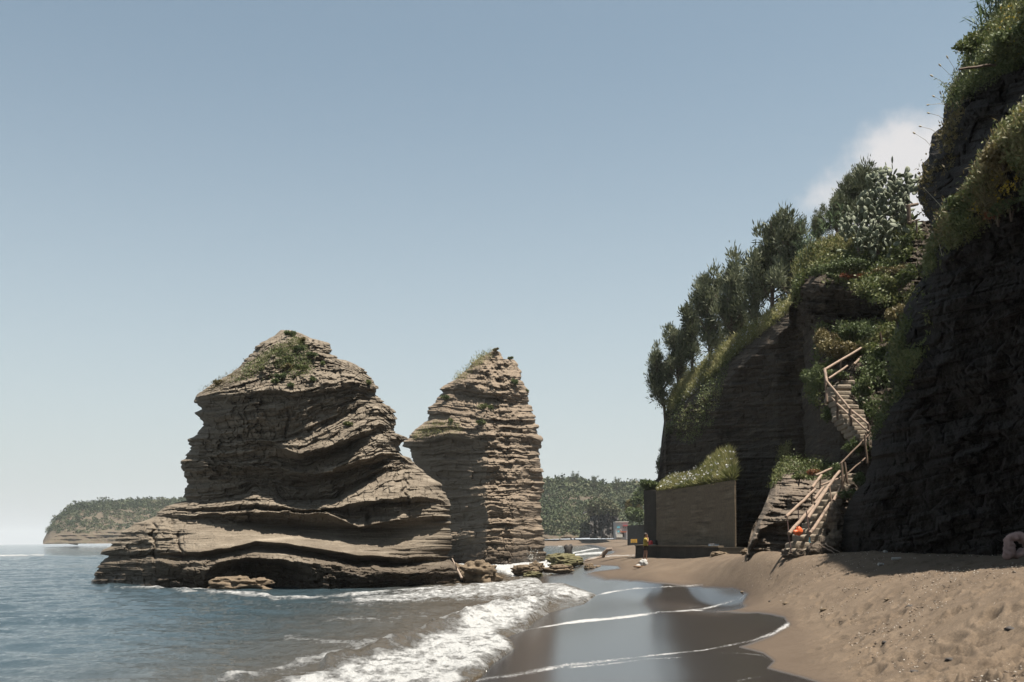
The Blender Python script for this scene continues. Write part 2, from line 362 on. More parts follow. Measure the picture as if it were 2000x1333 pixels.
# dents and footprints of the dry sand, real relief
dry = (1 - damp) * near
rel = .026 * fbm(GX * 2.2, GY * 1.5, 0, 4, 21) + .018 * fbm(GX * 7, GY * 5, 0, 3, 25)
rel = rel * (.25 + .75 * dry) * np.where(GY < 90, 1, .2) * (1 - wet * .93)
z2 = gz.copy()
for _ in range(420):
    Yc = 8 + 24 * rng.random() ** 1.1; Xc = 3.4 + (Yc * .42 - 2.) * rng.random()
    lx, ly, dp = rng.uniform(.06, .11), rng.uniform(.14, .26), rng.uniform(.03, .08)
    i0, i1 = np.searchsorted(ys, Yc - 1.2), np.searchsorted(ys, Yc + 1.2); j0, j1 = np.searchsorted(ts, (Xc - .8) / Yc), np.searchsorted(ts, (Xc + .8) / Yc)
    if i1 <= i0 or j1 <= j0: continue
    sx = GX[i0:i1, j0:j1] - Xc; sy = GY[i0:i1, j0:j1] - Yc; an = rng.normal(0, .9); ca, sa = math.cos(an), math.sin(an)
    q = ((sx * ca + sy * sa) / lx) ** 2 + ((-sx * sa + sy * ca) / ly) ** 2
    z2[i0:i1, j0:j1] += (-dp * np.exp(-q) + .45 * dp * np.exp(-(q - 2.2) ** 2)) * dry[i0:i1, j0:j1]
# the bank where the beach meets the cliff: small slumps of sand
gzf = z2 + rel + wet * 0
GP = np.stack([GX, GY, gzf], -1)
m, n, l, b = newmat('volcanic sand')
g = n.new('ShaderNodeNewGeometry'); P = g.outputs['Position']
aw = nod(n, 'ShaderNodeAttribute', attribute_name='wet').outputs['Fac']; ad = nod(n, 'ShaderNodeAttribute', attribute_name='damp').outputs['Fac']
af = nod(n, 'ShaderNodeAttribute', attribute_name='foam').outputs['Fac']
n1 = noise(n, l, P, .8, 6, .6); n2 = noise(n, l, P, 38, 4, .7); n3 = noise(n, l, P, 5, 5, .65)
c = ramp(n, l, n1.outputs[0], [(.3, (.067, .049, .034)), (.7, (.100, .075, .053))]).outputs[0]
c = mixc(n, l, .7, c, ramp(n, l, n2.outputs[0], [(.3, (.55, .53, .5)), (.5, (1, 1, 1)), (.72, (1.5, 1.45, 1.4))]).outputs[0], 'MULTIPLY')
c = mixc(n, l, mrange(n, l, n3.outputs[0], .55, .68, 0, .6), c, (.055, .040, .028))
vo = nod(n, 'ShaderNodeTexVoronoi', Scale=26.); l.new(P, vo.inputs['Vector'])
fl = mth(n, l, 'MULTIPLY', mrange(n, l, vo.outputs['Distance'], .16, .08), mrange(n, l, noise(n, l, P, 1.4, 4, .6).outputs[0], .5, .62))
c = mixc(n, l, mth(n, l, 'MULTIPLY', fl, .75), c, (.36, .31, .26))
vo2 = nod(n, 'ShaderNodeTexVoronoi', Scale=9.); l.new(P, vo2.inputs['Vector'])
fl2 = mth(n, l, 'MULTIPLY', mrange(n, l, vo2.outputs['Distance'], .13, .07), mrange(n, l, n1.outputs[0], .45, .6))
c = mixc(n, l, mth(n, l, 'MULTIPLY', fl2, .8), c, (.025, .018, .012))
dd = mth(n, l, 'ADD', ad, mth(n, l, 'MULTIPLY', mth(n, l, 'SUBTRACT', n1.outputs[0], .5), .8))
c = mixc(n, l, mrange(n, l, dd, .35, 1.0, 0, .75), c, (.058, .042, .030))
c = mixc(n, l, aw, c, (.020, .017, .016))
nf = noise(n, l, P, 20, 6, .8)
ff = mth(n, l, 'MULTIPLY', mrange(n, l, mth(n, l, 'ADD', af, mth(n, l, 'MULTIPLY', mth(n, l, 'SUBTRACT', nf.outputs[0], .5), 1.9)), .45, .75), mrange(n, l, af, .05, .25))
# scattered bubbles on the sheet of water
vb = nod(n, 'ShaderNodeTexVoronoi', Scale=22.); l.new(P, vb.inputs['Vector'])
bub = mth(n, l, 'MULTIPLY', mth(n, l, 'MULTIPLY', mrange(n, l, vb.outputs['Distance'], .12, .06), aw), mrange(n, l, n3.outputs[0], .55, .66, 0, .22))
ff = mth(n, l, 'MAXIMUM', ff, bub)
c = mixc(n, l, ff, c, (.28, .276, .27)); l.new(c, b.inputs['Base Color'])
rr = mth(n, l, 'MAXIMUM', mrange(n, l, aw, .3, 1., .95, .19), ff); l.new(rr, b.inputs['Roughness'])
l.new(mrange(n, l, aw, .2, 1, .2, .8), b.inputs['Specular IOR Level']); b.inputs['IOR'].default_value = 1.5
bm = n.new('ShaderNodeBump'); bm.inputs['Distance'].default_value = .03
l.new(mrange(n, l, aw, 0, 1, .6, .05), bm.inputs['Strength'])
l.new(mth(n, l, 'ADD', mth(n, l, 'MULTIPLY', n2.outputs[0], .4), n3.outputs[0]), bm.inputs['Height']); l.new(bm.outputs[0], b.inputs['Normal'])
M_sand = m
beach = link(mesh_np('beach', GP, gquads(*GX.shape), M_sand, {'wet': wet, 'damp': damp, 'foam': foam}), None, kind='structure')

# ================================================================== SEA
wy = np.concatenate([np.linspace(-12, 8, 14, endpoint=False), np.geomspace(8, 130, 760, endpoint=False), np.geomspace(130, 9000, 170)])
wt = np.concatenate([np.linspace(-3.2, -.56, 50, endpoint=False), np.linspace(-.56, .16, 900, endpoint=False), np.linspace(.16, 1.0, 130)])
WY, WT = np.meshgrid(wy, wt, indexing='ij'); WX = WT * np.maximum(WY, 8.)
wgr = ground_base(WX, np.minimum(WY, 420)); wgr = np.where(WY > 420, -6, wgr)
far = 1 / (1 + (WY / 180.) ** 2)
wx_, wy_ = proj(np.stack([WX, np.maximum(WY, 3), np.zeros_like(WX)], -1))
cal = sstep(-2.2, -.3, wgr)                      # shallower, calmer
chop = 0
for k, (wl, am, an) in enumerate([(9, .085, -1.2), (5.3, .06, -1.75), (3.1, .042, -.9), (2.0, .036, -2.1), (1.25, .026, -1.4), (.8, .016, -.7), (.5, .009, -1.9)]):
    kx, ky = math.cos(an), math.sin(an); ph = fbm(WX / wl / 2.2, WY / wl / 2.2, 0, 2, 40 + k) * 5.5
    q = np.sin(2 * math.pi * (WX * kx + WY * ky) / wl + ph); fade = np.clip(wl * 26 / np.maximum(WY, 1), 0, 1)
    chop = chop + am * (1 - 2 * np.abs(q) ** 1.3 * .5 + .5 * q) * fade * (.55 + .45 * vn(WX / wl / 3, WY / wl / 3, 0, 60 + k))
wz = 1.35 * chop * (1 - .45 * cal) - .06
def ridge(pts, wd, am, skew=1.):
    d = dseg(wx_, wy_, pts); s = np.where(True, d, d); return am * np.exp(-(s / wd) ** 2)
# swell lifting against the left foot of the stack, small breaker far left
wz += ridge([(215,1152),(330,1160),(430,1168),(520,1172)], 9, .16) + ridge([(-60,1093),(40,1092),(90,1095),(220,1092)], 4, .55) + ridge([(60,1094),(180,1090),(330,1096)], 4, .15)
wz += ridge([(560,1222),(700,1212),(800,1198),(960,1180)], 12, .07) + ridge([(520,1262),(640,1262),(760,1246)], 10, .05)
foamW = np.zeros_like(wz)
def addfoam(pts, wd, st, closed=False):
    global foamW
    nn = fbm(WX * .8, WY * .35, 0, 3, 71) * wd * .8
    if closed:
        ins = inpoly(wx_, wy_, pts); d = dseg(wx_, wy_, pts, True); d = np.where(ins, -d, d) + nn * .6
        foamW = np.maximum(foamW, st * sstep(wd, -wd, d))
    else: foamW = np.maximum(foamW, st * sstep(wd * 1.5, 0, dseg(wx_, wy_, pts) + np.abs(nn) * .6))
main = [(430,1360),(600,1318),(690,1300),(740,1277),(800,1263),(845,1238),(895,1215),(905,1200),(960,1183),(1020,1176),(1060,1165),(1120,1148),(1165,1160),(1140,1176),(1075,1186),(1045,1200),(1025,1222),(980,1232),(1000,1250),(1004,1262),(962,1288),(945,1308),(900,1330),(880,1400),(400,1400)]
edge = [(1048,1128),(1060,1140),(1100,1142),(1140,1152),(1165,1162),(1140,1178),(1075,1188),(1048,1202),(1030,1222),(982,1236),(1002,1250),(1006,1262),(962,1290),(945,1312),(905,1335),(880,1400),(840,1500),(-400,1500),(-400,1000),(1000,1000),(1062,1085),(1082,1095),(1080,1105),(1110,1108),(1070,1128)]
addfoam(main, 22, .98, True)
addfoam([(640,1176),(740,1160),(830,1148),(900,1142),(980,1132),(1060,1128),(1130,1150),(1100,1166),(1000,1172),(900,1172),(800,1178),(700,1184)], 12, .80, True)
addfoam([(880,1106),(960,1102),(1062,1090),(1090,1110),(1060,1122),(1000,1128),(960,1112),(890,1112)], 6, 1., True)
addfoam([(225,1152),(330,1158),(420,1166),(520,1171),(640,1166),(760,1156),(900,1145)], 4.5, .8)
addfoam([(340,1152),(420,1158)], 5, .7); addfoam([(540,1185),(640,1178),(760,1172)], 3, .5)
addfoam([(560,1245),(660,1262),(740,1258),(830,1235)], 14, .62); addfoam([(430,1330),(520,1312),(600,1290),(700,1272),(760,1262)], 18, .75); addfoam([(780,1245),(860,1222),(930,1196),(1010,1185)], 14, .6); addfoam([(640,1215),(740,1212),(840,1200)], 10, .5)
addfoam([(860,1210),(930,1196),(1010,1185)], 4, .9); addfoam([(-60,1093),(40,1091),(85,1094)], 3.4, 1.)
addfoam([(1120,1080),(1160,1072),(1190,1070)], 2.2, 1.); addfoam([(1075,1092),(1130,1083),(1200,1078)], 3.5, 1.); addfoam([(1150,1060),(1200,1059),(1225,1060)], 1.2, 1.); addfoam([(1090,1067),(1097,1067)], 1.1, 1.)
addfoam([(70,1061.5),(88,1061.5)], .8, 1.); addfoam([(190,1062),(215,1061.5)], .8, .9)
ins = inpoly(wx_, wy_, edge); de = dseg(wx_, wy_, edge, True); sd_ = np.where(ins, de, -de)
near_w = (WY < 75)
lump = .5 + .5 * fbm(WX * 2.2, WY * 1.6, 0, 4, 90); fine = fbm(WX * 8, WY * 6, 0, 3, 95)
body = sstep(.35, .95, foamW) * np.where(WY < 130, 1, .2)
shallow = wgr > -.9
wz = np.maximum(wz, np.where(shallow & ins, wgr + .05 + .10 * sstep(0, 25, sd_), -99)) + body * (.11 * lump + .035 * fine) * np.where(near_w, 1, 1.6)
crestl = dseg(wx_, wy_, [(640,1300),(730,1280),(800,1256),(850,1232),(910,1212),(970,1196),(1040,1180),(1110,1166)])
wz += np.where(ins & near_w, .24 * np.exp(-(crestl / 11) ** 2) * (.45 + .9 * lump), 0)
wz += body * .16 * sstep(70, 82, WY) * np.where(WX < 6, 1, 0)
wz = np.where(near_w & (~ins), np.minimum(wz, wgr - .06), wz)
wz = np.where(near_w & ins & (sd_ < 6), np.minimum(wz, wgr - .02 + sd_ * .03 + .03 * lump), wz)
shl = sstep(-1.9, -.2, wgr)
m, n, l, b = newmat('sea water')
g = n.new('ShaderNodeNewGeometry'); P = g.outputs['Position']
af = nod(n, 'ShaderNodeAttribute', attribute_name='foam').outputs['Fac']; as_ = nod(n, 'ShaderNodeAttribute', attribute_name='shallow').outputs['Fac']
a1 = noise(n, l, P, 3.2, 5, .62, (1, .6, 1)); a2 = noise(n, l, P, 11, 4, .6, (1, .7, 1)); a3 = noise(n, l, P, .35, 4, .6)
c = mixc(n, l, as_, (.024, .038, .046), (.056, .043, .028))
nf = noise(n, l, P, 2.6, 9, .72, (1, .6, 1)); nf2 = noise(n, l, P, 13, 5, .7)
q = mth(n, l, 'ADD', mth(n, l, 'MULTIPLY', mth(n, l, 'SUBTRACT', nf.outputs[0], .5), 2.3), mth(n, l, 'MULTIPLY', mth(n, l, 'SUBTRACT', nf2.outputs[0], .5), .7))
ff = mth(n, l, 'MULTIPLY', mrange(n, l, mth(n, l, 'ADD', af, q), .38, .98), mrange(n, l, af, .03, .3))
c = mixc(n, l, ff, c, mixc(n, l, nf2.outputs[0], (.17, .18, .18), (.45, .445, .44))); l.new(c, b.inputs['Base Color'])
l.new(mth(n, l, 'MAXIMUM', ff, .07), b.inputs['Roughness']); b.inputs['IOR'].default_value = 1.33
bm = n.new('ShaderNodeBump'); bm.inputs['Strength'].default_value = 1.; bm.inputs['Distance'].default_value = .085
hh = mth(n, l, 'ADD', mth(n, l, 'MULTIPLY', a1.outputs[0], 1.2), mth(n, l, 'MULTIPLY', a2.outputs[0], .35)); hh = mth(n, l, 'ADD', hh, mth(n, l, 'MULTIPLY', ff, mth(n, l, 'ADD', .4, nf2.outputs[0])))
l.new(hh, bm.inputs['Height']); l.new(bm.outputs[0], b.inputs['Normal'])
sea = link(mesh_np('sea_water', np.stack([WX, WY, wz], -1), gquads(*WX.shape), m, {'foam': foamW, 'shallow': shl}), None, kind='structure')

# ================================================================== SEA STACKS
def loft(px, py, curves):
    K = len(curves); ys_, rs_ = [], []
    for (yp, rp) in curves:
        ys_.append(np.interp(px, [a[0] for a in yp], [a[1] for a in yp])); rs_.append(np.interp(px, [a[0] for a in rp], [a[1] for a in rp]))
    mean = [float(np.mean([a[1] for a in c[0]])) for c in curves]
    for k in range(1, K): ys_[k] = np.maximum(ys_[k], ys_[k - 1] + .6); mean[k] = max(mean[k], mean[k - 1] + 1)
    Rr = rs_[0].copy(); S = np.full(px.shape, mean[0]) + (py - ys_[0]) * (py < ys_[0])
    for k in range(K - 1):
        t = (py - ys_[k]) / (ys_[k + 1] - ys_[k]); mk = (t >= 0) & (t <= 1)
        Rr = np.where(mk, rs_[k] * (1 - t) + rs_[k + 1] * t, Rr); S = np.where(mk, mean[k] * (1 - t) + mean[k + 1] * t, S)
    mk = py > ys_[-1]; Rr = np.where(mk, rs_[-1], Rr); S = np.where(mk, mean[-1] + py - ys_[-1], S)
    return Rr, S
def stack(name, y0, y1, dy, left, right, nu, Yc, relief, Rb, mat, seed, p=3.2, jag=1.6, **kw):
    ry = np.arange(y0, y1, dy); u = np.linspace(0, 1, nu); u = .7 * u + .3 * (1 - np.cos(np.pi * u)) / 2
    PY = np.repeat(ry[:, None], nu, 1)
    xl = np.interp(ry, [a[1] for a in left], [a[0] for a in left]); xr = np.interp(ry, [a[1] for a in right], [a[0] for a in right])
    lay = strata(ry, np.zeros_like(ry), 7.5, seed + 50); lay2 = strata(ry, np.zeros_like(ry), 3.1, seed + 57)
    layr = strata(ry, np.zeros_like(ry), 6.5, seed + 70); layr2 = strata(ry, np.zeros_like(ry), 2.7, seed + 77)
    taper = np.clip((xr - xl) / 120, 0, 1)
    xl = xl - (lay * 2.2 + lay2 * 1.) * jag * taper; xr = xr + (layr * 2.2 + layr2) * jag * taper
    PX = xl[:, None] + (xr - xl)[:, None] * u[None]
    E = (1 - np.abs(2 * u - 1) ** p) ** (1 / p); E = E[None] * np.sqrt(np.clip((ry - y0 + .01) / 25, 0, 1))[:, None]
    Rf = relief(PX, PY)
    fr = at(PX, PY, Yc - Rf * E)
    ub = u[1:-1]; Eb = (1 - np.abs(2 * ub - 1) ** 2.2) ** (1 / 2.2)
    PXb = xl[:, None] + (xr - xl)[:, None] * (ub[None] * .96 + .02); PYb = np.repeat(ry[:, None], len(ub), 1)
    dep = Rb(PYb) * Eb[None] * np.sqrt(np.clip((ry - y0 + .01) / 25, 0, 1))[:, None] * (1 + .12 * fbm(PXb / 60, PYb / 60, 0, 3, seed)) + .25 * strata(PYb, PXb, 8, seed + 9)
    bk = at(PXb, PYb + 1.5, Yc + np.maximum(dep, .05))
    ring = np.concatenate([fr, bk[:, ::-1]], 1); nr = ring.shape[1]; ring = np.concatenate([ring, ring[:, :1]], 1)
    o = mesh_np(name, ring, gquads(len(ry), nr + 1), mat); link(o, None, **kw)
    return o, (PX, PY, fr)

L1 = [(548,645),(536,655),(515,668),(500,676),(484,700),(468,715),(440,735),(412,752),(384,770),(381,785),(392,800),(378,806),(394,820),(398,832),(386,846),(368,858),(366,868),(374,872),(364,888),(354,905),(356,925),(365,938),(362,958),(360,978),(325,990),(305,1003),(300,1010),(262,1023),(240,1040),(228,1055),(200,1076),(197,1083),(215,1086),(190,1108),(180,1140),(176,1152),(174,1210)]
R1 = [(566,645),(590,652),(612,662),(640,669),(648,676),(646,690),(662,702),(676,704),(692,712),(716,726),(728,742),(738,757),(735,772),(755,790),(770,803),(774,825),(769,843),(782,849),(797,857),(781,870),(779,880),(785,890),(806,896),(816,912),(833,926),(858,942),(864,956),(873,972),(880,990),(876,1000),(880,1030),(884,1052),(881,1072),(872,1086),(886,1098),(898,1108),(905,1120),(905,1140),(890,1160),(880,1210)]
c1 = [
 ([(380,745),(440,722),(500,668),(560,640),(640,666),(700,710),(740,750),(790,850)], [(380,1.4),(560,1.0),(700,1.6),(790,2)]),
 ([(380,762),(450,738),(520,700),(560,690),(620,700),(700,728),(740,758),(790,855)], [(380,2.6),(450,2.9),(560,2.4),(640,2.3),(740,2.4),(790,2.4)]),
 ([(360,775),(390,771),(450,768),(520,762),(580,763),(640,753),(700,745),(740,765),(775,800),(800,860)], [(360,3.1),(450,4.3),(560,4.9),(640,4.6),(700,4.1),(775,3),(800,2.6)]),
 ([(360,790),(390,782),(450,784),(520,776),(580,776),(640,768),(700,760),(740,778),(775,810),(800,865)], [(360,2.8),(450,3.8),(560,4.4),(640,4.2),(700,3.8),(775,2.8),(800,2.4)]),
 ([(360,815),(450,815),(520,818),(580,812),(640,795),(700,778),(740,785),(775,818),(800,868)], [(360,3.0),(450,4.0),(560,4.5),(640,4.1),(700,3.8),(775,2.8),(800,2.5)]),
 ([(360,850),(450,852),(540,860),(600,845),(650,822),(700,797),(740,792),(775,826),(800,872)], [(360,2.9),(450,3.6),(540,3.9),(600,4.0),(650,3.8),(700,3.7),(775,3.),(800,2.6)]),
 ([(360,882),(450,885),(540,872),(580,888),(640,872),(690,848),(740,832),(775,852),(800,880)], [(360,2.8),(450,3.45),(535,3.7),(560,5.2),(640,5.8),(690,5.5),(740,4.5),(775,3.6),(800,3)]),
 ([(360,895),(450,900),(540,893),(600,903),(650,888),(700,858),(740,846),(775,858),(800,890)], [(360,2.7),(450,3.2),(540,3.2),(600,3.2),(650,3.8),(700,4.1),(740,4.1),(775,3.4),(800,3.)]),
 ([(360,915),(450,915),(540,918),(600,928),(650,922),(700,898),(750,886),(780,886),(810,905)], [(360,2.6),(450,3.1),(540,3.2),(600,4.3),(650,5.3),(700,5.7),(750,5.1),(780,4.2),(810,3.5)]),
 ([(360,930),(450,930),(540,936),(600,940),(650,934),(700,912),(750,900),(790,898),(820,912)], [(360,2.4),(450,2.8),(540,2.9),(600,2.9),(650,3.3),(700,3.6),(750,3.6),(790,3.4),(820,3.4)]),
 ([(330,984),(360,980),(420,976),(470,970),(500,952),(540,960),(560,978),(600,980),(650,975),(690,958),(720,935),(760,920),(800,914),(850,935),(880,975)], [(330,2.6),(360,2.7),(450,2.8),(540,3.2),(600,3.2),(690,3.8),(760,4.1),(820,3.6),(880,3)]),
 ([(330,992),(420,990),(490,982),(600,997),(650,994),(690,984),(760,974),(820,972),(870,980)], [(330,3.6),(420,5.3),(490,5.6),(600,5.2),(690,6.3),(760,6.7),(820,6.),(870,4.4)]),
 ([(330,998),(420,998),(490,992),(600,1004),(690,998),(740,984),(760,983),(820,981),(870,988)], [(330,3.5),(420,4.7),(490,4.8),(600,4.5),(690,5.0),(740,4.5),(760,4.8),(820,4.7),(870,3.8)]),
 ([(330,1006),(420,1003),(500,1000),(620,1001),(640,1004),(700,1030),(780,1015),(870,1008)], [(330,4.3),(420,5.7),(540,6.),(620,6.3),(700,6.6),(780,6.5),(870,4.6)]),
 ([(330,1012),(420,1013),(540,1026),(620,1032),(680,1034),(780,1030),(870,1016)], [(330,3.9),(420,4.7),(540,4.2),(620,4.3),(700,4.7),(780,4.8),(870,4.0)]),
 ([(200,1086),(300,1076),(390,1079),(450,1070),(500,1058),(560,1062),(640,1075),(700,1085),(790,1090),(880,1082)], [(200,2.2),(300,6.2),(390,7.5),(500,7.2),(560,7.5),(640,7.7),(700,7.6),(790,6.9),(880,4.8)]),
 ([(200,1092),(300,1084),(390,1088),(450,1079),(500,1066),(560,1070),(640,1085),(700,1097),(790,1100),(880,1096)], [(200,2.),(300,5.6),(390,6.6),(500,6.3),(560,6.4),(640,6.5),(700,6.2),(790,5.5),(880,4.2)]),
 ([(200,1100),(300,1096),(400,1102),(480,1090),(560,1092),(620,1105),(700,1116),(790,1120),(830,1118),(880,1108),(905,1112)], [(200,2.8),(300,6.9),(400,8.1),(480,7.7),(560,8.2),(620,8.6),(700,8.7),(790,7.9),(880,6.2),(905,5)]),
 ([(200,1120),(300,1118),(400,1126),(460,1102),(540,1104),(600,1128),(700,1128),(790,1130),(880,1120)], [(200,2.9),(300,7.0),(400,8.0),(450,7.0),(480,5.4),(560,5.6),(610,8.6),(700,8.5),(790,7.6),(880,6.)]),
 ([(200,1152),(400,1156),(560,1158),(700,1152),(880,1140)], [(200,2.8),(300,6.9),(400,7.8),(450,7.0),(480,5.6),(560,5.8),(600,7.4),(640,8.9),(700,8.0),(790,7.0),(880,5.8)]),
 ([(200,1200),(880,1200)], [(200,2.8),(300,7.),(450,7.5),(560,7.4),(700,8.2),(880,6)])]
def rel1(px, py):
    sm_ = 1 - .75 * sstep(1005, 1025, py) * sstep(280, 380, px) * sstep(1100, 1085, py); wxp = px + 7 * sm_ * fbm(px / 45, py / 30, 0, 3, 5); wyp = py + sm_ * (4.5 * fbm(px / 38, py / 22, 0, 5, 6) + 1.6 * _h(np.floor(px / 17 + .5 * vn(py / 9, 0, 0, 4)), np.floor(py / 13), np.floor(py * 0), 3))
    r, s = loft(wxp, wyp, c1)
    smooth = sstep(1010, 1030, py) * sstep(1092, 1080, py) * sstep(300, 400, px)
    amp = .25 * (1 - .72 * smooth) * (.75 + .5 * fbm(px / 70, py / 50, 0, 2, 8)); amp = amp * (1 + .5 * sstep(640, 720, px) * sstep(980, 900, py))
    s = s + (px - 600) * .05 * sstep(1000, 950, py); r = r + amp * strata(s, px, 11, 101) + amp * .8 * strata(s, px + 300, 4.6, 131) + .12 * (1 - .8 * smooth) * fbm(px / 24, s / 9, 0, 4, 12)
    r = r + (.15 + .13 * sstep(.1, .5, fbm(px / 60, py / 40, 0, 2, 88))) * (1 - .85 * smooth) * (blocks(s, px, 8, 26, 140) + .6 * blocks(s, px + 50, 4.2, 12, 150))
    # honeycomb pockets in the pale band on the left
    pk = np.maximum(0, vn(px / 13., py / 12., 0, 77) - .1) * sstep(405, 425, px) * sstep(500, 480, px) * sstep(818, 826, py) * sstep(862, 852, py)
    # blocky weathering of the crumbly top
    top = sstep(770, 740, py)
    r = r - pk * .7 + top * (.22 * fbm(px / 16, py / 9, 0, 4, 15) + .1 * fbm(px / 5, py / 3.5, 0, 2, 18))
    lower = sstep(1088, 1110, py); r = r + lower * (.28 * fbm(px / 42, py / 16, 0, 4, 19))
    # vertical clefts
    for cx, wd, dp, ya, yb in ((300, 3.5, .5, 1020, 1100), (352, 3, .5, 1040, 1080), (792, 4, .4, 930, 985), (720, 5, .5, 1000, 1030), (560, 2.5, .3, 800, 860), (665, 4, .35, 680, 760)):
        r = r - dp * np.exp(-((px - cx - 6 * vn(py / 12, 0, 0, int(cx))) / wd) ** 2) * sstep(ya - 8, ya + 8, py) * sstep(yb + 8, yb - 8, py)
    return np.maximum(r, .25)
st1, S1 = stack('sea_stack', 645, 1210, .8, L1, R1, 760, 54.0, rel1, lambda y: 1.5 + 3.2 * sstep(645, 800, y) + 1.5 * sstep(960, 1080, y), M_tuff, 3,
                label='large dark layered sea stack with broad sloping base and green tufts on its peak', category='sea stack')
L2 = [(962,686),(950,692),(938,697),(920,712),(905,728),(888,742),(868,752),(859,760),(866,768),(852,778),(850,786),(836,796),(838,806),(834,822),(818,834),(804,848),(797,856),(790,862),(787,872),(800,878),(803,890),(812,905),(818,925),(822,960),(830,1000),(838,1060),(842,1100),(842,1140)]
R2 = [(968,684),(976,688),(984,702),(994,699),(1004,702),(1012,716),(1019,728),(1018,742),(1026,756),(1034,768),(1034,790),(1042,806),(1049,824),(1050,838),(1059,858),(1055,880),(1056,905),(1062,935),(1062,952),(1056,975),(1058,1000),(1060,1030),(1064,1060),(1066,1090),(1064,1110),(1064,1140)]
c2 = [
 ([(790,690),(1060,690)], [(790,1),(900,1.),(960,1.2),(1060,.8)]),
 ([(790,756),(860,758),(900,752),(960,764),(1010,775),(1060,780)], [(790,2),(860,2.6),(920,4.2),(960,4.9),(1000,4.0),(1060,2)]),
 ([(790,766),(900,764),(960,776),(1060,790)], [(790,1.8),(860,2.2),(920,3.5),(960,4.4),(1000,3.8),(1060,1.8)]),
 ([(790,800),(860,800),(960,815),(1060,820)], [(790,2.6),(860,3.4),(920,4.8),(960,5.8),(1000,5.3),(1060,2.6)]),
 ([(790,860),(830,852),(880,845),(930,848),(1000,850),(1060,860)], [(790,3.4),(840,4.6),(900,6.2),(950,7.2),(1000,6.2),(1060,2.8)]),
 ([(790,872),(830,864),(880,858),(930,860),(1060,870)], [(790,3.),(840,3.7),(900,5.2),(950,7.0),(1000,6.3),(1060,2.8)]),
 ([(790,900),(1060,900)], [(790,2.8),(840,3.5),(900,5.2),(950,7.6),(1000,7.0),(1060,3.)]),
 ([(790,960),(1060,960)], [(790,2.7),(840,3.4),(900,5.2),(950,8.4),(1000,8.0),(1060,3.3)]),
 ([(790,1010),(900,1005),(960,990),(1060,1000)], [(790,2.8),(840,3.6),(900,5.6),(950,9.4),(1000,9.0),(1060,3.8)]),
 ([(790,1098),(1060,1098)], [(790,3.2),(840,4.2),(900,6.6),(950,10.6),(1000,10.4),(1060,4.6)]),
 ([(790,1140),(1060,1140)], [(790,3),(840,4.),(900,6.4),(950,10.4),(1000,10.2),(1060,4.6)])]
def rel2(px, py):
    r, s = loft(px + 9 * fbm(px / 30, py / 26, 0, 3, 205), py + 5 * fbm(px / 40, py / 26, 0, 3, 206), c2)
    amp = .42 * (.8 + .5 * fbm(px / 50, py / 40, 0, 2, 208)) * (1 - .5 * sstep(780, 740, py))
    r = r + amp * strata(s, px, 12, 301) + amp * .5 * strata(s, px + 77, 5.2, 331) + .2 * fbm(px / 22, s / 10, 0, 4, 212)
    r = r + .14 * (blocks(s, px, 9, 22, 340) + .6 * blocks(s, px + 50, 4.6, 10, 350))
    rough = sstep(930, 960, px) * sstep(1000, 960, py) + sstep(775, 745, py)
    r = r + rough * (.85 * fbm(px / 26, py / 24, 0, 4, 215) + .25 * fbm(px / 9, py / 8, 0, 3, 217))
    return np.maximum(r, .3)
st2, S2 = stack('sea_stack', 684, 1140, .8, L2, R2, 520, 90.0, rel2, lambda y: 2.5 + 6 * sstep(684, 860, y), M_tuff2, 13,
                label='narrower paler tuff sea stack with a crumbly buff peak, just right of the large one', category='sea stack')

# ================================================================== CLIFFS
def colcliff(name, cols, x0, x1, dx, nt_, top, relief, mat, back=(2, 6, 14), **kw):
    """columns of (py, depth) knots -> relief surface with a plateau running back"""
    PXc = np.arange(x0, x1, dx); K = len(cols[0][1]); cx = [c[0] for c in cols]
    ky = [np.interp(PXc, cx, [c[1][k][0] for c in cols]) for k in range(K)]; kd = [np.interp(PXc, cx, [c[1][k][1] for c in cols]) for k in range(K)]
    ty = np.interp(PXc, [a[0] for a in top], [a[1] for a in top]) + 2.0 * fbm(PXc / 6, 0 * PXc, 0, 3, 400)
    t = np.linspace(0, 1, nt_)[:, None]
    PX = np.repeat(PXc[None], nt_, 0); PY = ty[None] + (ky[-1] - ty)[None] * t
    D = np.repeat(kd[0][None], nt_, 0)
    for k in range(K - 1):
        q = (PY - ky[k][None]) / np.maximum(ky[k + 1] - ky[k], .5)[None]; mk = (q >= 0) & (q <= 1); D = np.where(mk, kd[k][None] * (1 - q) + kd[k + 1][None] * q, D)
    D = np.where(PY > ky[-1][None], kd[-1][None], D)
    D = D - relief(PX, PY, D)
    fr = at(PX, PY, D); rows = [fr]
    e0 = fr[0]
    bk = []
    for q in back[::-1]: p_ = e0.copy(); p_[:, 1] += q; p_[:, 0] += q * .45; p_[:, 2] -= .12 * q; bk.append(p_[None])
    full = np.concatenate(bk + [fr], 0)
    sidel = []
    for q in back[::-1]: p_ = full[:, 0].copy(); p_[:, 1] += q; p_[:, 0] += q * .5; sidel.append(p_[:, None])
    full = np.concatenate(sidel + [full], 1)
    o = mesh_np(name, full, gquads(*full.shape[:2]), mat); link(o, None, **kw)
    return o, (PX, PY, fr)
topC = [(1262,962),(1268,945),(1284,936),(1288,905),(1292,860),(1298,815),(1310,772),(1330,738),(1365,715),(1400,692),(1450,656),(1500,622),(1550,588),(1600,560),(1800,500)]
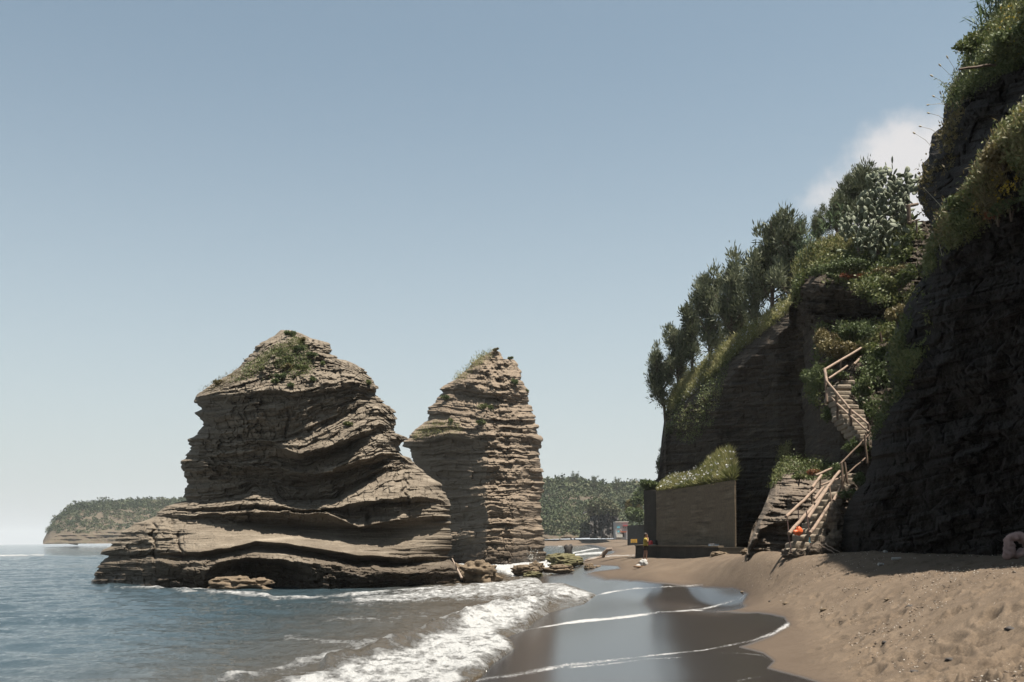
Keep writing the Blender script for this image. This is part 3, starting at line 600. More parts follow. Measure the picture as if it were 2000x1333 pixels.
colsC = [(1262,[(945,70),(955,69.5),(970,69.4),(980,69.4),(990,69.4),(1000,69.4),(1020,69.4),(1040,69.4),(1100,69)]),
 (1285,[(936,70),(945,69),(950,69),(955,69),(960,69),(980,68.7),(1000,68.6),(1020,68.6),(1100,68)]),
 (1300,[(805,69),(845,66),(860,65.8),(880,65.6),(900,65.4),(930,65.3),(960,65.3),(1000,65.2),(1100,64)]),
 (1340,[(735,67),(800,62.5),(835,62.2),(860,62.1),(890,62),(920,62),(950,62),(1000,62),(1100,61)]),
 (1400,[(694,62),(765,57.8),(800,57.4),(830,57.3),(870,57.3),(900,57.2),(940,57.1),(1000,57),(1100,56)]),
 (1460,[(656,57),(705,54.0),(730,54.2),(800,54.2),(850,54),(890,53.6),(940,53),(1000,52),(1100,51)]),
 (1520,[(612,52.5),(655,50.0),(680,50.4),(740,50.4),(800,50),(850,49.6),(915,49),(960,48.5),(1100,48)]),
 (1560,[(580,50.5),(620,48.5),(640,48.9),(720,48.8),(780,48.5),(830,48),(900,47.5),(950,47),(1100,46)]),
 (1660,[(530,48),(600,46),(640,46),(700,46),(760,46),(830,45),(900,45),(950,44),(1100,44)]),
 (1800,[(500,46),(600,44),(640,44),(700,44),(760,44),(830,43),(900,43),(950,43),(1100,43)])]
def relC(px, py, d):
    m = sstep(1390, 1420, px)
    r = (.30 + .1 * m) * (.5 * blocks(py, px, 9, 30, 541) + .35 * blocks(py, px, 4.5, 14, 545)) + (.28 + .1 * m) * strata(py + (px - 1300) * .06 + 4 * fbm(px / 60, py / 60, 0, 2, 1), px, 13, 501) + .2 * strata(py + (px - 1300) * .06, px, 5.5, 505)
    return r * (.8 + .5 * fbm(px / 50, py / 50, 0, 2, 502)) + .7 * fbm(px / 55, py / 65, 0, 4, 503)
clC, SC = colcliff('sea_cliff', colsC, 1262, 1800, 1.1, 420, topC, relC, M_cliff2,
    label='dark banded cliff behind the retaining wall, grassy along its sloping crest', category='cliff')
topB = [(1540,600),(1549,592),(1553,560),(1556,520),(1575,500),(1600,482),(1640,471),(1700,452),(1750,440),(1800,432),(1900,425)]
colsB = [(1545,[(590,46),(600,45.4),(622,47.5),(650,51.6),(780,51.6),(820,51.4),(940,50.8),(1100,50)]),
 (1562,[(515,46.5),(560,44.2),(610,45.4),(665,50.2),(772,49.6),(800,49.2),(940,48.6),(1100,48)]),
 (1580,[(500,46),(560,43.2),(614,44),(660,47.4),(776,45.4),(800,46.4),(940,46),(1100,45.5)]),
 (1600,[(482,45.5),(560,42.2),(618,42.9),(646,43.2),(782,40.6),(806,43.0),(940,42.6),(1100,42)]),
 (1640,[(472,45),(568,41.2),(622,42.2),(645,41.0),(838,37.2),(862,38.4),(960,38),(1100,37)]),
 (1680,[(458,44),(575,40.6),(628,41.6),(650,40.4),(868,36.2),(895,36.9),(960,36.4),(1100,36)]),
 (1720,[(450,43.5),(580,40.3),(628,40.9),(650,39.9),(880,35.9),(905,36.1),(960,35.8),(1100,35.5)]),
 (1760,[(440,43),(585,40),(628,40.4),(650,39.5),(880,35.7),(905,35.9),(960,35.5),(1100,35)]),
 (1900,[(425,42),(585,39.6),(628,39.8),(650,39),(880,35.5),(905,35.6),(960,35.2),(1100,35)])]
def relB(px, py, d):
    st = sstep(575, 590, py) * sstep(650, 636, py)
    dk = sstep(770, 800, py) * sstep(1650, 1620, px)
    return (.12 + .2 * st) * (blocks(py - (px - 1600) * .1, px, 8, 26, 551) + .5 * blocks(py, px, 4, 12, 553)) + (.1 + .28 * st + .2 * dk) * strata(py - (px - 1600) * .10 + 5 * fbm(px / 60, py / 60, 0, 2, 1), px, 8, 511) + .15 * st * strata(py, px, 3.4, 512) + (.5 + .5 * sstep(1640, 1590, px)) * fbm(px / 40, py / 40, 0, 4, 513)
clB, SB = colcliff('sea_cliff', colsB, 1541, 1900, .9, 460, topB, relB, M_cliff2,
    label='middle cliff shoulder overgrown with shrubs, carrying the upper flight of steps', category='cliff')
topD = [(1458,1082),(1462,1058),(1470,1030),(1485,1004),(1498,975),(1508,948),(1522,915),(1536,897),(1560,900),(1600,905),(1640,912),(1668,925),(1680,950)]
colsD = [(1458,[(1075,34.4),(1080,34),(1090,33.8),(1100,33.6),(1130,33.2)]),
 (1485,[(1003,36),(1022,33.8),(1034,33.5),(1046,34.2),(1130,33.4)]),
 (1515,[(925,38),(978,34.6),(1020,33.2),(1034,34.0),(1130,33.2)]),
 (1545,[(898,38.5),(960,34.9),(1016,32.9),(1034,33.7),(1130,32.4)]),
 (1600,[(905,38),(960,35.4),(1000,33.9),(1050,32.4),(1130,31.4)]),
 (1650,[(915,37),(950,35.2),(985,34.2),(1050,32.2),(1130,30.8)]),
 (1690,[(950,37),(980,35.4),(1000,34.6),(1060,32.6),(1130,30.8)])]
def relD(px, py, d):
    return .09 * blocks(py + (px - 1500) * -.12, px, 9, 22, 561) + .2 * strata(py + (px - 1500) * -.12 + 3 * fbm(px / 30, py / 30, 0, 2, 1), px, 13, 521) + .13 * strata(py, px, 5, 522) + .42 * fbm(px / 24, py / 22, 0, 5, 523)
clD, SD = colcliff('rock_outcrop', colsD, 1458, 1690, .7, 300, topD, relD, M_steprock, back=(1, 3, 5),
    label='ledgy brown rock outcrop at the foot of the cliff, beside the lower steps', category='rock')

# near cliff, rows
LA = [(2100,-260),(2030,-80),(1966,0),(1945,22),(1915,62),(1895,92),(1880,128),(1862,165),(1846,200),(1840,245),(1822,262),(1816,300),(1802,322),(1800,348),(1790,368),(1796,395),(1812,425),(1822,452),(1806,500),(1800,540),(1778,580),(1762,612),(1748,650),(1728,690),(1735,740),(1752,770),(1725,800),(1710,830),(1704,870),(1700,905),(1690,940),(1668,965),(1652,1000),(1646,1040),(1640,1085),(1632,1130)]
def relA(px, py, xl):
    yl = 468 - (px - 1830) * 1.25; t = np.clip((yl - py) / 120, 0, 1); lean = 2.8 * (t * t * (3 - 2 * t))
    ys_ = np.interp(px, [a[0] for a in LA[:13]][::-1], [a[1] for a in LA[:13]][::-1]); t2 = np.clip((75 - (py - ys_)) / 75, 0, 1) * (px > 1800) * (py < 300)
    e = 2.6 * np.exp(-np.maximum(px - xl, 0) / 22)
    base = np.interp(py, [0, 300, 480, 700, 900, 1085, 1130], [-2.2, -1.8, -.9, -.2, 0, -.1, -.25])
    bed = py + (px - 1700) * .22
    return lean + 2.0 * t2 + e + base - (.34 * blocks(bed + 9 * fbm(px / 90, py / 90, 0, 2, 2), px, 20, 70, 571) + .12 * blocks(bed, px, 8, 30, 575) + .20 * strata(bed + 9 * fbm(px / 90, py / 90, 0, 2, 2), px, 26, 531) + .06 * strata(bed, px, 9, 532) + .95 * fbm(px / 80, py / 90, 0, 6, 533, .55))
ry = np.arange(-260, 1131, 1.7); xl = np.interp(ry, [a[1] for a in LA], [a[0] for a in LA]) + 5 * fbm(ry / 14, ry * 0, 0, 4, 540)
tt = np.concatenate([np.linspace(0, .3, 420, endpoint=False), np.linspace(.3, 1, 160)])
PXA = xl[:, None] + (3000 - xl)[:, None] * tt[None]; PYA = np.repeat(ry[:, None], len(tt), 1)
basA = np.interp(PXA, [1600, 1640, 1750, 1850, 2000, 2200, 3000], [31, 30, 27, 24.6, 21.6, 18.5, 12]); DA = basA + relA(PXA, PYA, xl[:, None])
frA = at(PXA, PYA, DA)
sd2 = []
for q in (14, 7, 3): p_ = frA[:, 0].copy(); p_[:, 1] += q; p_[:, 0] += q * .8; sd2.append(p_[:, None])
fullA = np.concatenate(sd2 + [frA], 1)
tops = []
for q in (30, 12): p_ = fullA[0].copy(); p_[:, 0] += q; p_[:, 1] += q * .3; tops.append(p_[None])
fullA = np.concatenate(tops + [fullA], 0)
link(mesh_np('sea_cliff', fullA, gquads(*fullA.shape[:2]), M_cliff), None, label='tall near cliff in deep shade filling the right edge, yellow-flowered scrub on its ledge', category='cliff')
SA = (PXA, PYA, frA)

def pick(S, poly, nn, jit=0.):
    PX, PY, Pp = S; m = inpoly(PX, PY, poly); idx = np.flatnonzero(m.ravel())
    if len(idx) == 0: return np.zeros((0, 3))
    i = rng.choice(idx, nn); p = Pp.reshape(-1, 3)[i].copy(); return p + rng.normal(0, jit, p.shape) if jit else p
def surf_pt(S, px, py):
    PX, PY, Pp = S; i = np.argmin((PX - px) ** 2 + (PY - py) ** 2); return Vector(Pp.reshape(-1, 3)[i].tolist())

# ================================================================== VEGETATION TOOLS
class Leaves:
    def __init__(s): s.v = []; s.q = []; s.r = []; s.n = 0
    def quads(s, c, ax, wd, ln, wdt, r):
        """leaf-shaped quads: centre-base c, long axis ax, width axis wd"""
        c = np.asarray(c); k = len(c)
        if k == 0: return
        ln = np.broadcast_to(ln, k)[:, None]; wdt = np.broadcast_to(wdt, k)[:, None]
        p = np.stack([c, c + ax * ln * .45 + wd * wdt, c + ax * ln, c + ax * ln * .45 - wd * wdt], 1)
        s.v.append(p.reshape(-1, 3)); s.q.append(np.arange(k * 4).reshape(-1, 4) + s.n); s.n += 4 * k
        s.r.append(np.repeat(np.clip(np.broadcast_to(r, k), 0, 1), 4))
    def scatter(s, c, ln, wdt, up=0., r=None, spread=1., dirn=None):
        k = len(c); ax = rng.normal(0, 1, (k, 3)) * spread; ax[:, 2] += up
        if dirn is not None: ax += dirn
        ax /= np.linalg.norm(ax, axis=1)[:, None] + 1e-9
        wd = np.cross(ax, rng.normal(0, 1, (k, 3))); wd /= np.linalg.norm(wd, axis=1)[:, None] + 1e-9
        s.quads(c, ax, wd, ln * rng.uniform(.6, 1.3, k), wdt * rng.uniform(.7, 1.3, k), rng.random(k) if r is None else np.clip(r + rng.normal(0, .12, k), 0, 1))
    def build(s, name, mat, parent=None, **kw):
        o = mesh_np(name, np.concatenate(s.v), np.concatenate(s.q), mat, {'rnd': np.concatenate(s.r)}, smooth=False)
        return link(o, parent, **kw)
def blob(c, rad, n):
    """points in an uneven shell round c"""
    d = rng.normal(0, 1, (n, 3)); d /= np.linalg.norm(d, axis=1)[:, None]; rr = rng.uniform(.45, 1.05, n)[:, None]
    return np.asarray(c)[None] + d * rr * np.asarray(rad)[None] * (1 + .25 * vn(d[:, 0] * 2.3 + c[0], d[:, 1] * 2.3, d[:, 2] * 2.3, 3))[:, None]
def bush(name, c, rad, n, mat, leaf, label, group=None, cat='bush', up=.5, asp=.32, lumps=7, stem=True):
    c = Vector(c); root = empty(name, c, label, cat, group)
    lv = Leaves(); rad = np.array(rad if hasattr(rad, '__len__') else (rad,) * 3, float)
    for i in range(lumps):
        o = rng.normal(0, .42, 3) * rad; o[2] = abs(o[2]) * .9
        r0 = rng.uniform(.35, .6); k = n // lumps
        pp = blob((c.x + o[0], c.y + o[1], c.z + o[2]), rad * r0, k)
        lv.scatter(pp, leaf, leaf * asp, up, r=.25 + .5 * rng.random())
    lo = lv.build('foliage', mat); world_parent(lo, root)
    if stem:
        mb = MB()
        for i in range(5):
            e = c + Vector((rng.normal(0, .4) * rad[0], rng.normal(0, .4) * rad[1], rad[2] * rng.uniform(.3, .8))); mb.tube([c - Vector((0, 0, .25)), (c + e) / 2 + Vector((0, 0, .05)), e], [.02, .015, .006], 5)
        so_ = mb.build('stem', M_bark); world_parent(so_, root)
    return root

# ---- feathery trees along the crest
def tree(base, h, spread, lean, label, nb=26, seed=0, group='trees along the cliff crest', dens=1.0, mat=None):
    r_ = random.Random(seed); base = Vector(base); root = empty('evergreen_tree', base, label, 'tree', group)
    mb = MB(); top = base + Vector((lean[0], lean[1], h * .8)); mid = base + Vector((lean[0] * .3, lean[1] * .3, h * .45))
    mb.tube([base - Vector((0, 0, .6)), mid, top], [h * .028, h * .02, h * .006], 7)
    lv = Leaves()
    for i in range(nb):
        t = r_.uniform(.04, 1.0) ** .85; s = (base.lerp(mid, t / .5) if t < .5 else mid.lerp(top, (t - .5) / .5))
        a = r_.uniform(0, 2 * math.pi); ln = spread * (1.1 - .62 * t) * r_.uniform(.35, 1.2)
        e = s + Vector((math.cos(a) * ln, math.sin(a) * ln, h * r_.uniform(.12, .30)))
        md = (s + e) / 2 - Vector((0, 0, ln * .12)); mb.tube([s, md, e], [h * .010, h * .007, h * .003], 5)
        tone = r_.uniform(.15, .85)
        for j in range(r_.randint(1, 3)):
            q = r_.uniform(.3, 1.05); c = (s.lerp(md, q / .5) if q < .5 else md.lerp(e, (q - .5) / .5)) + Vector((r_.gauss(0, .1), r_.gauss(0, .1), r_.gauss(.1, .15)))
            rr = h * r_.uniform(.045, .085); k = int(120 * dens)
            pts = np.asarray(c)[None] + rng.normal(0, .5, (k, 3)) * np.array([rr * .9, rr * .9, rr * 1.25])
            dd = (pts - np.asarray(c)) * np.array([1, 1, .8]) + np.array([0, 0, rr * .7]); dd /= np.linalg.norm(dd, axis=1)[:, None]
            lv.scatter(pts, rr * .95, rr * .10, .4, r=tone + r_.uniform(-.15, .15), spread=.3, dirn=dd)
    t_ = mb.build('trunk', M_bark); world_parent(t_, root); f_ = lv.build('crown', mat or M_pine); world_parent(f_, root)
    return root
def crest(px, S=None, back=1.5):
    ty = np.interp(px, [a[0] for a in topC], [a[1] for a in topC]); d = np.interp(px, [c[0] for c in colsC], [c[1][0][1] for c in colsC])
    return V(px, ty + 6, d + back)
for i, (px, bk, h, sp, ln, lab) in enumerate([
    (1300, .5, 4.3, 1.1, (-.6, 0), 'leftmost crest tree, thin and leaning out over the left cliff edge'),
    (1325, 1., 3.6, 1.1, (-.3, 0), 'slim crest tree, second from the left above the cliff edge'),
    (1352, 1., 4.0, .95, (0, 0), 'short loose tree between the slim one and the broad one on the crest'),
    (1388, 1.5, 5.2, 1.3, (-.35, 0), 'broad crest tree with a ragged crown, fourth from the left'),
    (1428, 1.5, 5.3, 1.25, (0, 0), 'tall grey-green crest tree in the middle of the row'),
    (1478, 1.5, 4.0, 1.3, (.1, 0), 'dense dark crest tree behind the white daisies'),
    (1508, 1.5, 5.0, 1.3, (.1, 0), 'dark bushy crest tree just left of the middle shoulder'),
    (1546, 2, 4.3, 1.15, (.1, 0), 'rightmost of the crest row, tucked against the middle shoulder')]):
    tree(crest(px, back=bk), h, sp, ln, lab, 36, 40 + i, dens=1.)
def crestB(px, back=1.5):
    ty = np.interp(px, [a[0] for a in topB], [a[1] for a in topB]); d = np.interp(px, [c[0] for c in colsB], [c[1][0][1] for c in colsB]); return V(px, ty + 8, d + back)
for i, (px, bk, h, sp, lab) in enumerate([(1600, 1.5, 1.7, .6, 'small tree left of the prickly pear on the shoulder top'), (1635, 1.5, 2.2, .6, 'slender tree behind the left arm of the prickly pear'),
    (1662, 3, 2.9, .75, 'feathery tree standing behind the prickly pear, left one'), (1690, 3, 3.1, .8, 'feathery tree standing behind the prickly pear, right one'), (1722, 3.5, 1.5, .45, 'narrow tree top peeping over the prickly pear')]):
    tree(crestB(px, bk), h, sp, (0, 0), lab, 34, 80 + i, 'small trees behind the prickly pear')

# ---- prickly pear
def prickly_pear():
    padl = []; root = empty('prickly_pear', V(1715, 490, 43.0), 'huge grey-green prickly pear cactus sprawling on top of the middle shoulder', 'cactus')
    mb = MB(); r_ = random.Random(5)
    def pad(c, d, L_, W, nrm):
        d = d.normalized(); s = d.cross(nrm).normalized(); nn = s.cross(d).normalized(); o = len(mb.v); vs = []; K = 10
        for f_, th in ((1., 0.), (.72, 1.)):
            for sg in ((0,) if th == 0 else (1, -1)):
                for k in range(K):
                    a = 2 * math.pi * k / K; wv = W * f_ * math.sin(a) * (1 + .18 * math.cos(a)); lv_ = L_ / 2 * f_ * -math.cos(a)
                    vs.append(c + d * (L_ / 2 + lv_) + s * wv + nn * sg * W * .16)
        vs.append(c + d * L_ / 2 + nn * W * .2); vs.append(c + d * L_ / 2 - nn * W * .2); fs = []
        for k in range(K):
            k2 = (k + 1) % K
            fs += [(k, k2, K + k2, K + k), (K + k, K + k2, 3 * K), (k2, k, 2 * K + k, 2 * K + k2), (2 * K + k2, 2 * K + k, 3 * K + 1)]
        padl.append((c.y, [Vector(v) for v in vs], fs))
    cs = [(1672, 440, 42.6), (1690, 420, 42.6), (1712, 400, 42.8), (1735, 385, 43), (1755, 372, 43), (1700, 460, 42.0), (1725, 440, 42.2), (1750, 410, 42.5), (1765, 395, 42.8), (1680, 475, 41.8), (1710, 482, 41.6), (1740, 465, 41.8), (1762, 430, 42.3), (1665, 455, 42.4), (1740, 420, 42.6), (1718, 362, 43), (1742, 352, 43.1), (1700, 400, 42.9), (1772, 362, 43)]
    for (px, py, Y) in cs:
        for k in range(19):
            c = V(px, py, Y) + Vector((r_.gauss(0, .30), r_.gauss(0, .35), max(-.6, min(.22, r_.gauss(-.05, .26)))))
            for gen in range(2):
                d = Vector((r_.gauss(0, .6), r_.gauss(0, .5), r_.uniform(.2, 1.2))).normalized(); L_ = r_.uniform(.24, .36)
                pad(c, d, L_, L_ * .32, Vector((r_.gauss(0, 1), r_.gauss(0, 1), r_.gauss(0, .5)))); c = c + d * L_ * .93
    padl.sort(key=lambda t: t[0])
    for (_, vs, fs) in padl[:100]:
        pm = MB(); pm.add(vs, fs, True); o = pm.build('pad', M_cactus); world_parent(o, root)
    pm = MB()
    for (_, vs, fs) in padl[100:]: pm.add(vs, fs, True)
    o = pm.build('pads', M_cactus, None, kind='stuff'); world_parent(o, root)
    tb = MB()
    for (px, py, Y) in cs[::2]: tb.tube([V(px + 8, 505, 42.7), V(px + 5, (py + 510) / 2, Y + .2), V(px, py, Y)], [.12, .09, .06], 6)
    o = tb.build('stem', M_bark); world_parent(o, root)
prickly_pear()

# ---- ground cover on the cliffs (uncountable)
def cover(name, S, poly, n, mat, leaf, asp, up, label, cat='ground cover', jit=.1, patch=None):
    p = pick(S, poly, n, jit)
    if patch is not None:
        v = fbm(p[:, 0] * patch, p[:, 1] * patch, p[:, 2] * patch, 3, 9); p = p[v > -.08 + .3 * (rng.random(len(p)) - .5)]
    lv = Leaves(); tone = .5 + .5 * fbm(p[:, 0] * .8, p[:, 1] * .8, p[:, 2] * .8, 2, 19)
    k = len(p); ax = rng.normal(0, .7, (k, 3)); ax[:, 2] += up; ax /= np.linalg.norm(ax, axis=1)[:, None]
    wd = np.cross(ax, rng.normal(0, 1, (k, 3))); wd /= np.linalg.norm(wd, axis=1)[:, None]
    h = rng.uniform(0, 1, k) ** 2
    p = p + np.array([-.4, -.6, .7])[None] * (h * leaf * 1.8)[:, None]
    lv.quads(p, ax, wd, leaf * rng.uniform(.5, 1.5, k), leaf * asp * rng.uniform(.7, 1.3, k), tone + rng.normal(0, .15, k))
    return lv.build(name, mat, None, kind='stuff', label=label, category=cat)
cover('grass', SC, [(1300,790),(1312,765),(1400,690),(1500,618),(1552,585),(1556,598),(1500,645),(1455,680),(1405,725),(1350,775),(1310,805)], 22000, M_grass, .20, .09, .9, 'dry grass along the sloping crest of the left cliff', 'grass')
cover('creeping_plants', SC, [(1300,790),(1400,720),(1430,700),(1410,770),(1395,830),(1350,870),(1300,850)], 9000, M_mix, .10, .3, .3, 'creeping plants on the sunlit face of the left cliff', patch=.8)
cover('creeping_plants', SB, [(1552,600),(1556,520),(1600,480),(1700,450),(1800,430),(1815,450),(1790,560),(1760,600),(1730,600),(1640,560),(1600,560),(1570,580)], 42000, M_mix, .14, .3, .5, 'mixed green and dry scrub under the prickly pear', patch=.55)
cover('grass', SB, [(1552,560),(1556,512),(1600,478),(1660,465),(1665,490),(1610,510),(1575,540)], 9000, M_grass, .18, .09, .9, 'dry grass rim on the left edge of the middle shoulder', 'grass')
cover('creeping_plants', SB, [(1600,640),(1735,640),(1765,600),(1790,560),(1760,640),(1730,700),(1700,690),(1620,720),(1640,760),(1640,800),(1590,790),(1575,765),(1595,720)], 34000, M_mix, .13, .3, .5, 'scrub around the bend of the upper steps', patch=.6)
cover('creeping_plants', SB, [(1695,690),(1740,690),(1745,760),(1710,870),(1700,905),(1660,900),(1640,860),(1690,860),(1695,820),(1670,760)], 6000, M_green, .12, .3, .5, 'greenery to the right of the upper steps', patch=.7)
cover('creeping_plants', SD, [(1500,960),(1522,912),(1540,896),(1640,908),(1650,930),(1600,940),(1540,925),(1520,945)], 5000, M_mix, .08, .3, .5, 'low plants on top of the rock outcrop')
cover('grass', SC, [(1525,880),(1545,870),(1548,915),(1520,930)], 1200, M_grass, .16, .1, .9, 'strip of dry plants hanging above the outcrop', 'grass')
cover('flowering_scrub', SA, [(1830,470),(1850,420),(1880,400),(1925,330),(1960,270),(2010,220),(2080,180),(2080,330),(2010,380),(1960,420),(1900,450),(1860,490),(1835,520),(1810,540),(1812,500)], 70000, M_mix, .095, .2, .8, 'dense scrub growing on the sunlit ledge of the near cliff', patch=1.1)
cover('flowering_scrub', SA, [(1835,470),(1850,420),(1880,400),(1925,330),(1960,270),(2010,220),(2080,180),(2080,330),(2010,380),(1960,410),(1900,440),(1860,480)], 26000, M_dry, .13, .1, 1.0, 'dry grassy stems among the scrub on the near cliff ledge', patch=1.4)
cover('flowering_scrub', SA, [(2080,-150),(1970,-5),(1930,42),(1898,92),(1880,130),(1850,200),(1875,215),(1905,170),(1960,150),(2010,120),(2080,60)], 70000, M_mix, .085, .2, .8, 'scrub with yellow flowers on the brow of the near cliff', patch=1.2)
cover('creeping_plants', SA, [(1800,360),(1845,250),(1885,200),(1870,330),(1835,420),(1805,420)], 3000, M_dry, .12, .2, .5, 'dry tufts on the shaded edge of the near cliff', patch=.9)
cover('creeping_plants', SA, [(1704,870),(1735,820),(1760,780),(1800,700),(1815,640),(1800,560),(1780,600),(1750,660),(1740,700),(1755,770),(1725,800)], 9000, M_mix, .12, .2, .6, 'dry plants on the left rim of the near cliff beside the steps', patch=.8)
def dots(S, poly, n, mat, size, name, label, lift=.12):
    p = pick(S, poly, n, .05); p[:, 2] += lift * rng.random(len(p)) * 2; p[:, 1] -= .1; lv = Leaves()
    for a in range(3): lv.scatter(p + rng.normal(0, size * .2, p.shape), size, size * .45, .2)
    lv.build(name, mat, None, kind='stuff', label=label, category='flowers')
dots(SA, [(1830,480),(1850,420),(1880,400),(1925,330),(1960,270),(2010,220),(2010,380),(1960,400),(1900,430)], 650, M_yellow, .055, 'yellow_flowers', 'small yellow flowers on the ledge of the near cliff')
dots(SA, [(1890,140),(1930,60),(1980,20),(2010,100),(1960,140),(1900,170)], 420, M_yellow, .055, 'yellow_flowers', 'small yellow flowers on the brow of the near cliff')
dots(SC, [(1330,790),(1400,700),(1500,625),(1552,590),(1545,606),(1500,640),(1410,715),(1340,790)], 420, M_white, .085, 'white_daisies', 'white daisies along the crest of the left cliff', .25)

G2 = 'bushes on the overgrown slope beside the steps'
for (px, py, Y, rad, n_, mat, lf, lab) in [
    (1660, 648, 40.0, (.65, .5, .45), 5200, M_green, .10, 'pale green leafy bush above the upper handrail'),
    (1700, 655, 39.8, (.6, .5, .45), 3000, M_green, .10, 'bright green bush at the top end of the upper handrail'),
    (1612, 668, 40.6, (.55, .5, .5), 3400, M_dry, .08, 'rusty brown bush left of the pale green one'),
    (1640, 690, 39.6, (.7, .5, .6), 3800, M_dry, .12, 'olive brown twiggy shrub behind the upper handrail'),
    (1684, 768, 37.4, (.34, .35, .42), 2800, M_green, .10, 'feathery bright green bush overhanging the upper steps'),
    (1600, 755, 39.6, (.45, .4, .7), 2400, M_green, .09, 'ivy-like bush left of the upper handrail post'),
    (1622, 815, 38.3, (.3, .3, .35), 1100, M_green, .09, 'small leafy clump under the upper steps'),
    (1640, 735, 38.6, (.5, .3, .22), 1700, M_green, .10, 'low leafy plants between the two upper rails'),
    (1665, 880, 35.9, (.32, .3, .3), 1200, M_green, .09, 'low bush beneath the foot of the upper steps'),
    (1655, 525, 41.5, (.9, .5, .35), 3200, M_green, .09, 'green cushion plant on the shoulder below the cactus'),
    (1665, 545, 41.2, (.45, .3, .2), 1500, M_red, .07, 'reddish succulent clump on the shoulder'),
    (1600, 530, 43.2, (.35, .3, .4), 1300, M_green, .08, 'small green clump on the left of the shoulder'),
    (1715, 540, 41.2, (.8, .5, .35), 2800, M_dry, .09, 'dry golden bush right of the reddish clump'),
    (1765, 490, 41.8, (.5, .4, .4), 2000, M_green, .09, 'fresh green bush at the right foot of the cactus'),
    (1758, 560, 40.2, (.5, .4, .7), 2400, M_mix, .10, 'straggly bush hanging down right of the shoulder'),
    (1752, 625, 38.6, (.4, .4, .6), 1800, M_dry, .11, 'dead twiggy bush beside the dark cliff edge'),
    (1560, 935, 34.0, (.4, .3, .12), 900, M_mix, .08, 'low scrub on the outcrop left of the lower rails'),
    (1588, 925, 34.3, (.22, .2, .15), 500, M_red, .06, 'small orange-red clump on the outcrop'),
    (1676, 940, 32.6, (.3, .3, .32), 1200, M_green, .08, 'bright green plant right of the lower steps'),
    (1664, 970, 32.0, (.28, .25, .28), 900, M_green, .08, 'leafy plant at the shaded side of the lower steps'),
    (1632, 925, 34.0, (.35, .3, .25), 900, M_green, .08, 'plant behind the top of the lower rails')]:
    bush('bush', V(px, py, Y), rad, n_, mat, lf, lab, G2)
for (px, py, Y, rad, n_, mat, lab) in [(1960, 300, 23.2, (.45, .4, .4), 2600, M_dry, 'dry grassy shrub on the near cliff ledge, right'), (1890, 395, 25.2, (.5, .4, .4), 2600, M_mix, 'grey-green shrub on the near cliff ledge, left'),
    (1975, 398, 22.6, (.3, .3, .2), 1300, M_green, 'bright green cushion on the shaded lip of the ledge'), (1950, 408, 22.9, (.3, .2, .12), 500, M_red, 'reddish clump beside the bright green cushion'),
    (1925, 80, 24.6, (.5, .4, .4), 2200, M_mix, 'bushy clump on the brow above the wooden pole'), (1985, 60, 23.4, (.6, .5, .45), 3200, M_green, 'green bush at the top right corner of the brow')]:
    bush('bush', surf_pt(SA, px, py + 12), rad, n_, mat, .085, lab, 'bushes on the near cliff')
# ---- reeds
def reed(base, h, lean, label, group, nl=12, ll=.45):
    base = Vector(base); root = empty('reed_plant', base, label, 'reed', group); mb = MB(); top = base + Vector((lean, 0, h))
    mb.tube([base - Vector((0, 0, .3)), base + Vector((lean * .35, 0, h * .5)), top], [.014, .011, .005], 5); o = mb.build('stem', M_reed); world_parent(o, root)
    lv = Leaves(); me = o.data; a = me.attributes.new('rnd', 'FLOAT', 'POINT'); a.data.foreach_set('value', np.full(len(me.vertices), .8, np.float32))
    t = rng.uniform(.25, 1, nl); c = np.array([list(base.lerp(top, x)) for x in t]); an = rng.uniform(0, 2 * math.pi, nl)
    ax = np.stack([np.cos(an) * .7, np.sin(an) * .7, rng.uniform(.5, 1.1, nl)], 1); ax /= np.linalg.norm(ax, axis=1)[:, None]
    wd = np.cross(ax, [0, 0, 1.]); wd /= np.linalg.norm(wd, axis=1)[:, None]; wd = wd * .7 + rng.normal(0, .4, wd.shape)
    lv.quads(c, ax, wd, ll * rng.uniform(.7, 1.2, nl), .022, rng.random(nl))
    l2 = c + ax * ll * .8; ax2 = ax.copy(); ax2[:, 2] -= .9; ax2 /= np.linalg.norm(ax2, axis=1)[:, None]; lv.quads(l2, ax2, wd, ll * .5, .014, rng.random(nl))
    f_ = lv.build('leaves', M_reed); world_parent(f_, root)
for i in range(26):
    px = 1925 + i * 4.2 + rng.uniform(-6, 6); py = float(np.interp(px, [1895, 1930, 1966, 2030], [92, 42, 0, -80])) + 22
    reed(surf_pt(SA, px, py), rng.uniform(.55, 1.1), rng.uniform(-.25, .1), 'green reed in the clump on the brow at the top right corner', 'reeds on the near cliff brow', 14, .42)
reed(surf_pt(SA, 1914, 96), .75, -.1, 'spiky reed standing alone left of the reed clump', 'reeds on the near cliff brow', 16, .40)
reed(surf_pt(SA, 1897, 122), .5, -.12, 'short reed above the left end of the wooden pole', 'reeds on the near cliff brow', 12, .25)
reed(surf_pt(SA, 1856, 196), .55, -.22, 'small reed leaning out from the near cliff edge', 'reeds on the near cliff brow', 10, .28)
for i, (px, py, h) in enumerate([(1568, 500, 1.5), (1563, 515, .9), (1590, 490, .9), (1578, 498, 1.), (1612, 480, 1.3), (1625, 478, 1.5), (1640, 474, 1.6), (1655, 468, 1.4), (1602, 484, 1.2)]):
    reed(V(px, py, 45), h, -.1 + .03 * i, ['tall lone reed at the left edge of the shoulder top', 'short reed below the lone tall one'][i] if i < 2 else 'reed among those left of the prickly pear', 'reeds on the middle shoulder', 22, .38)
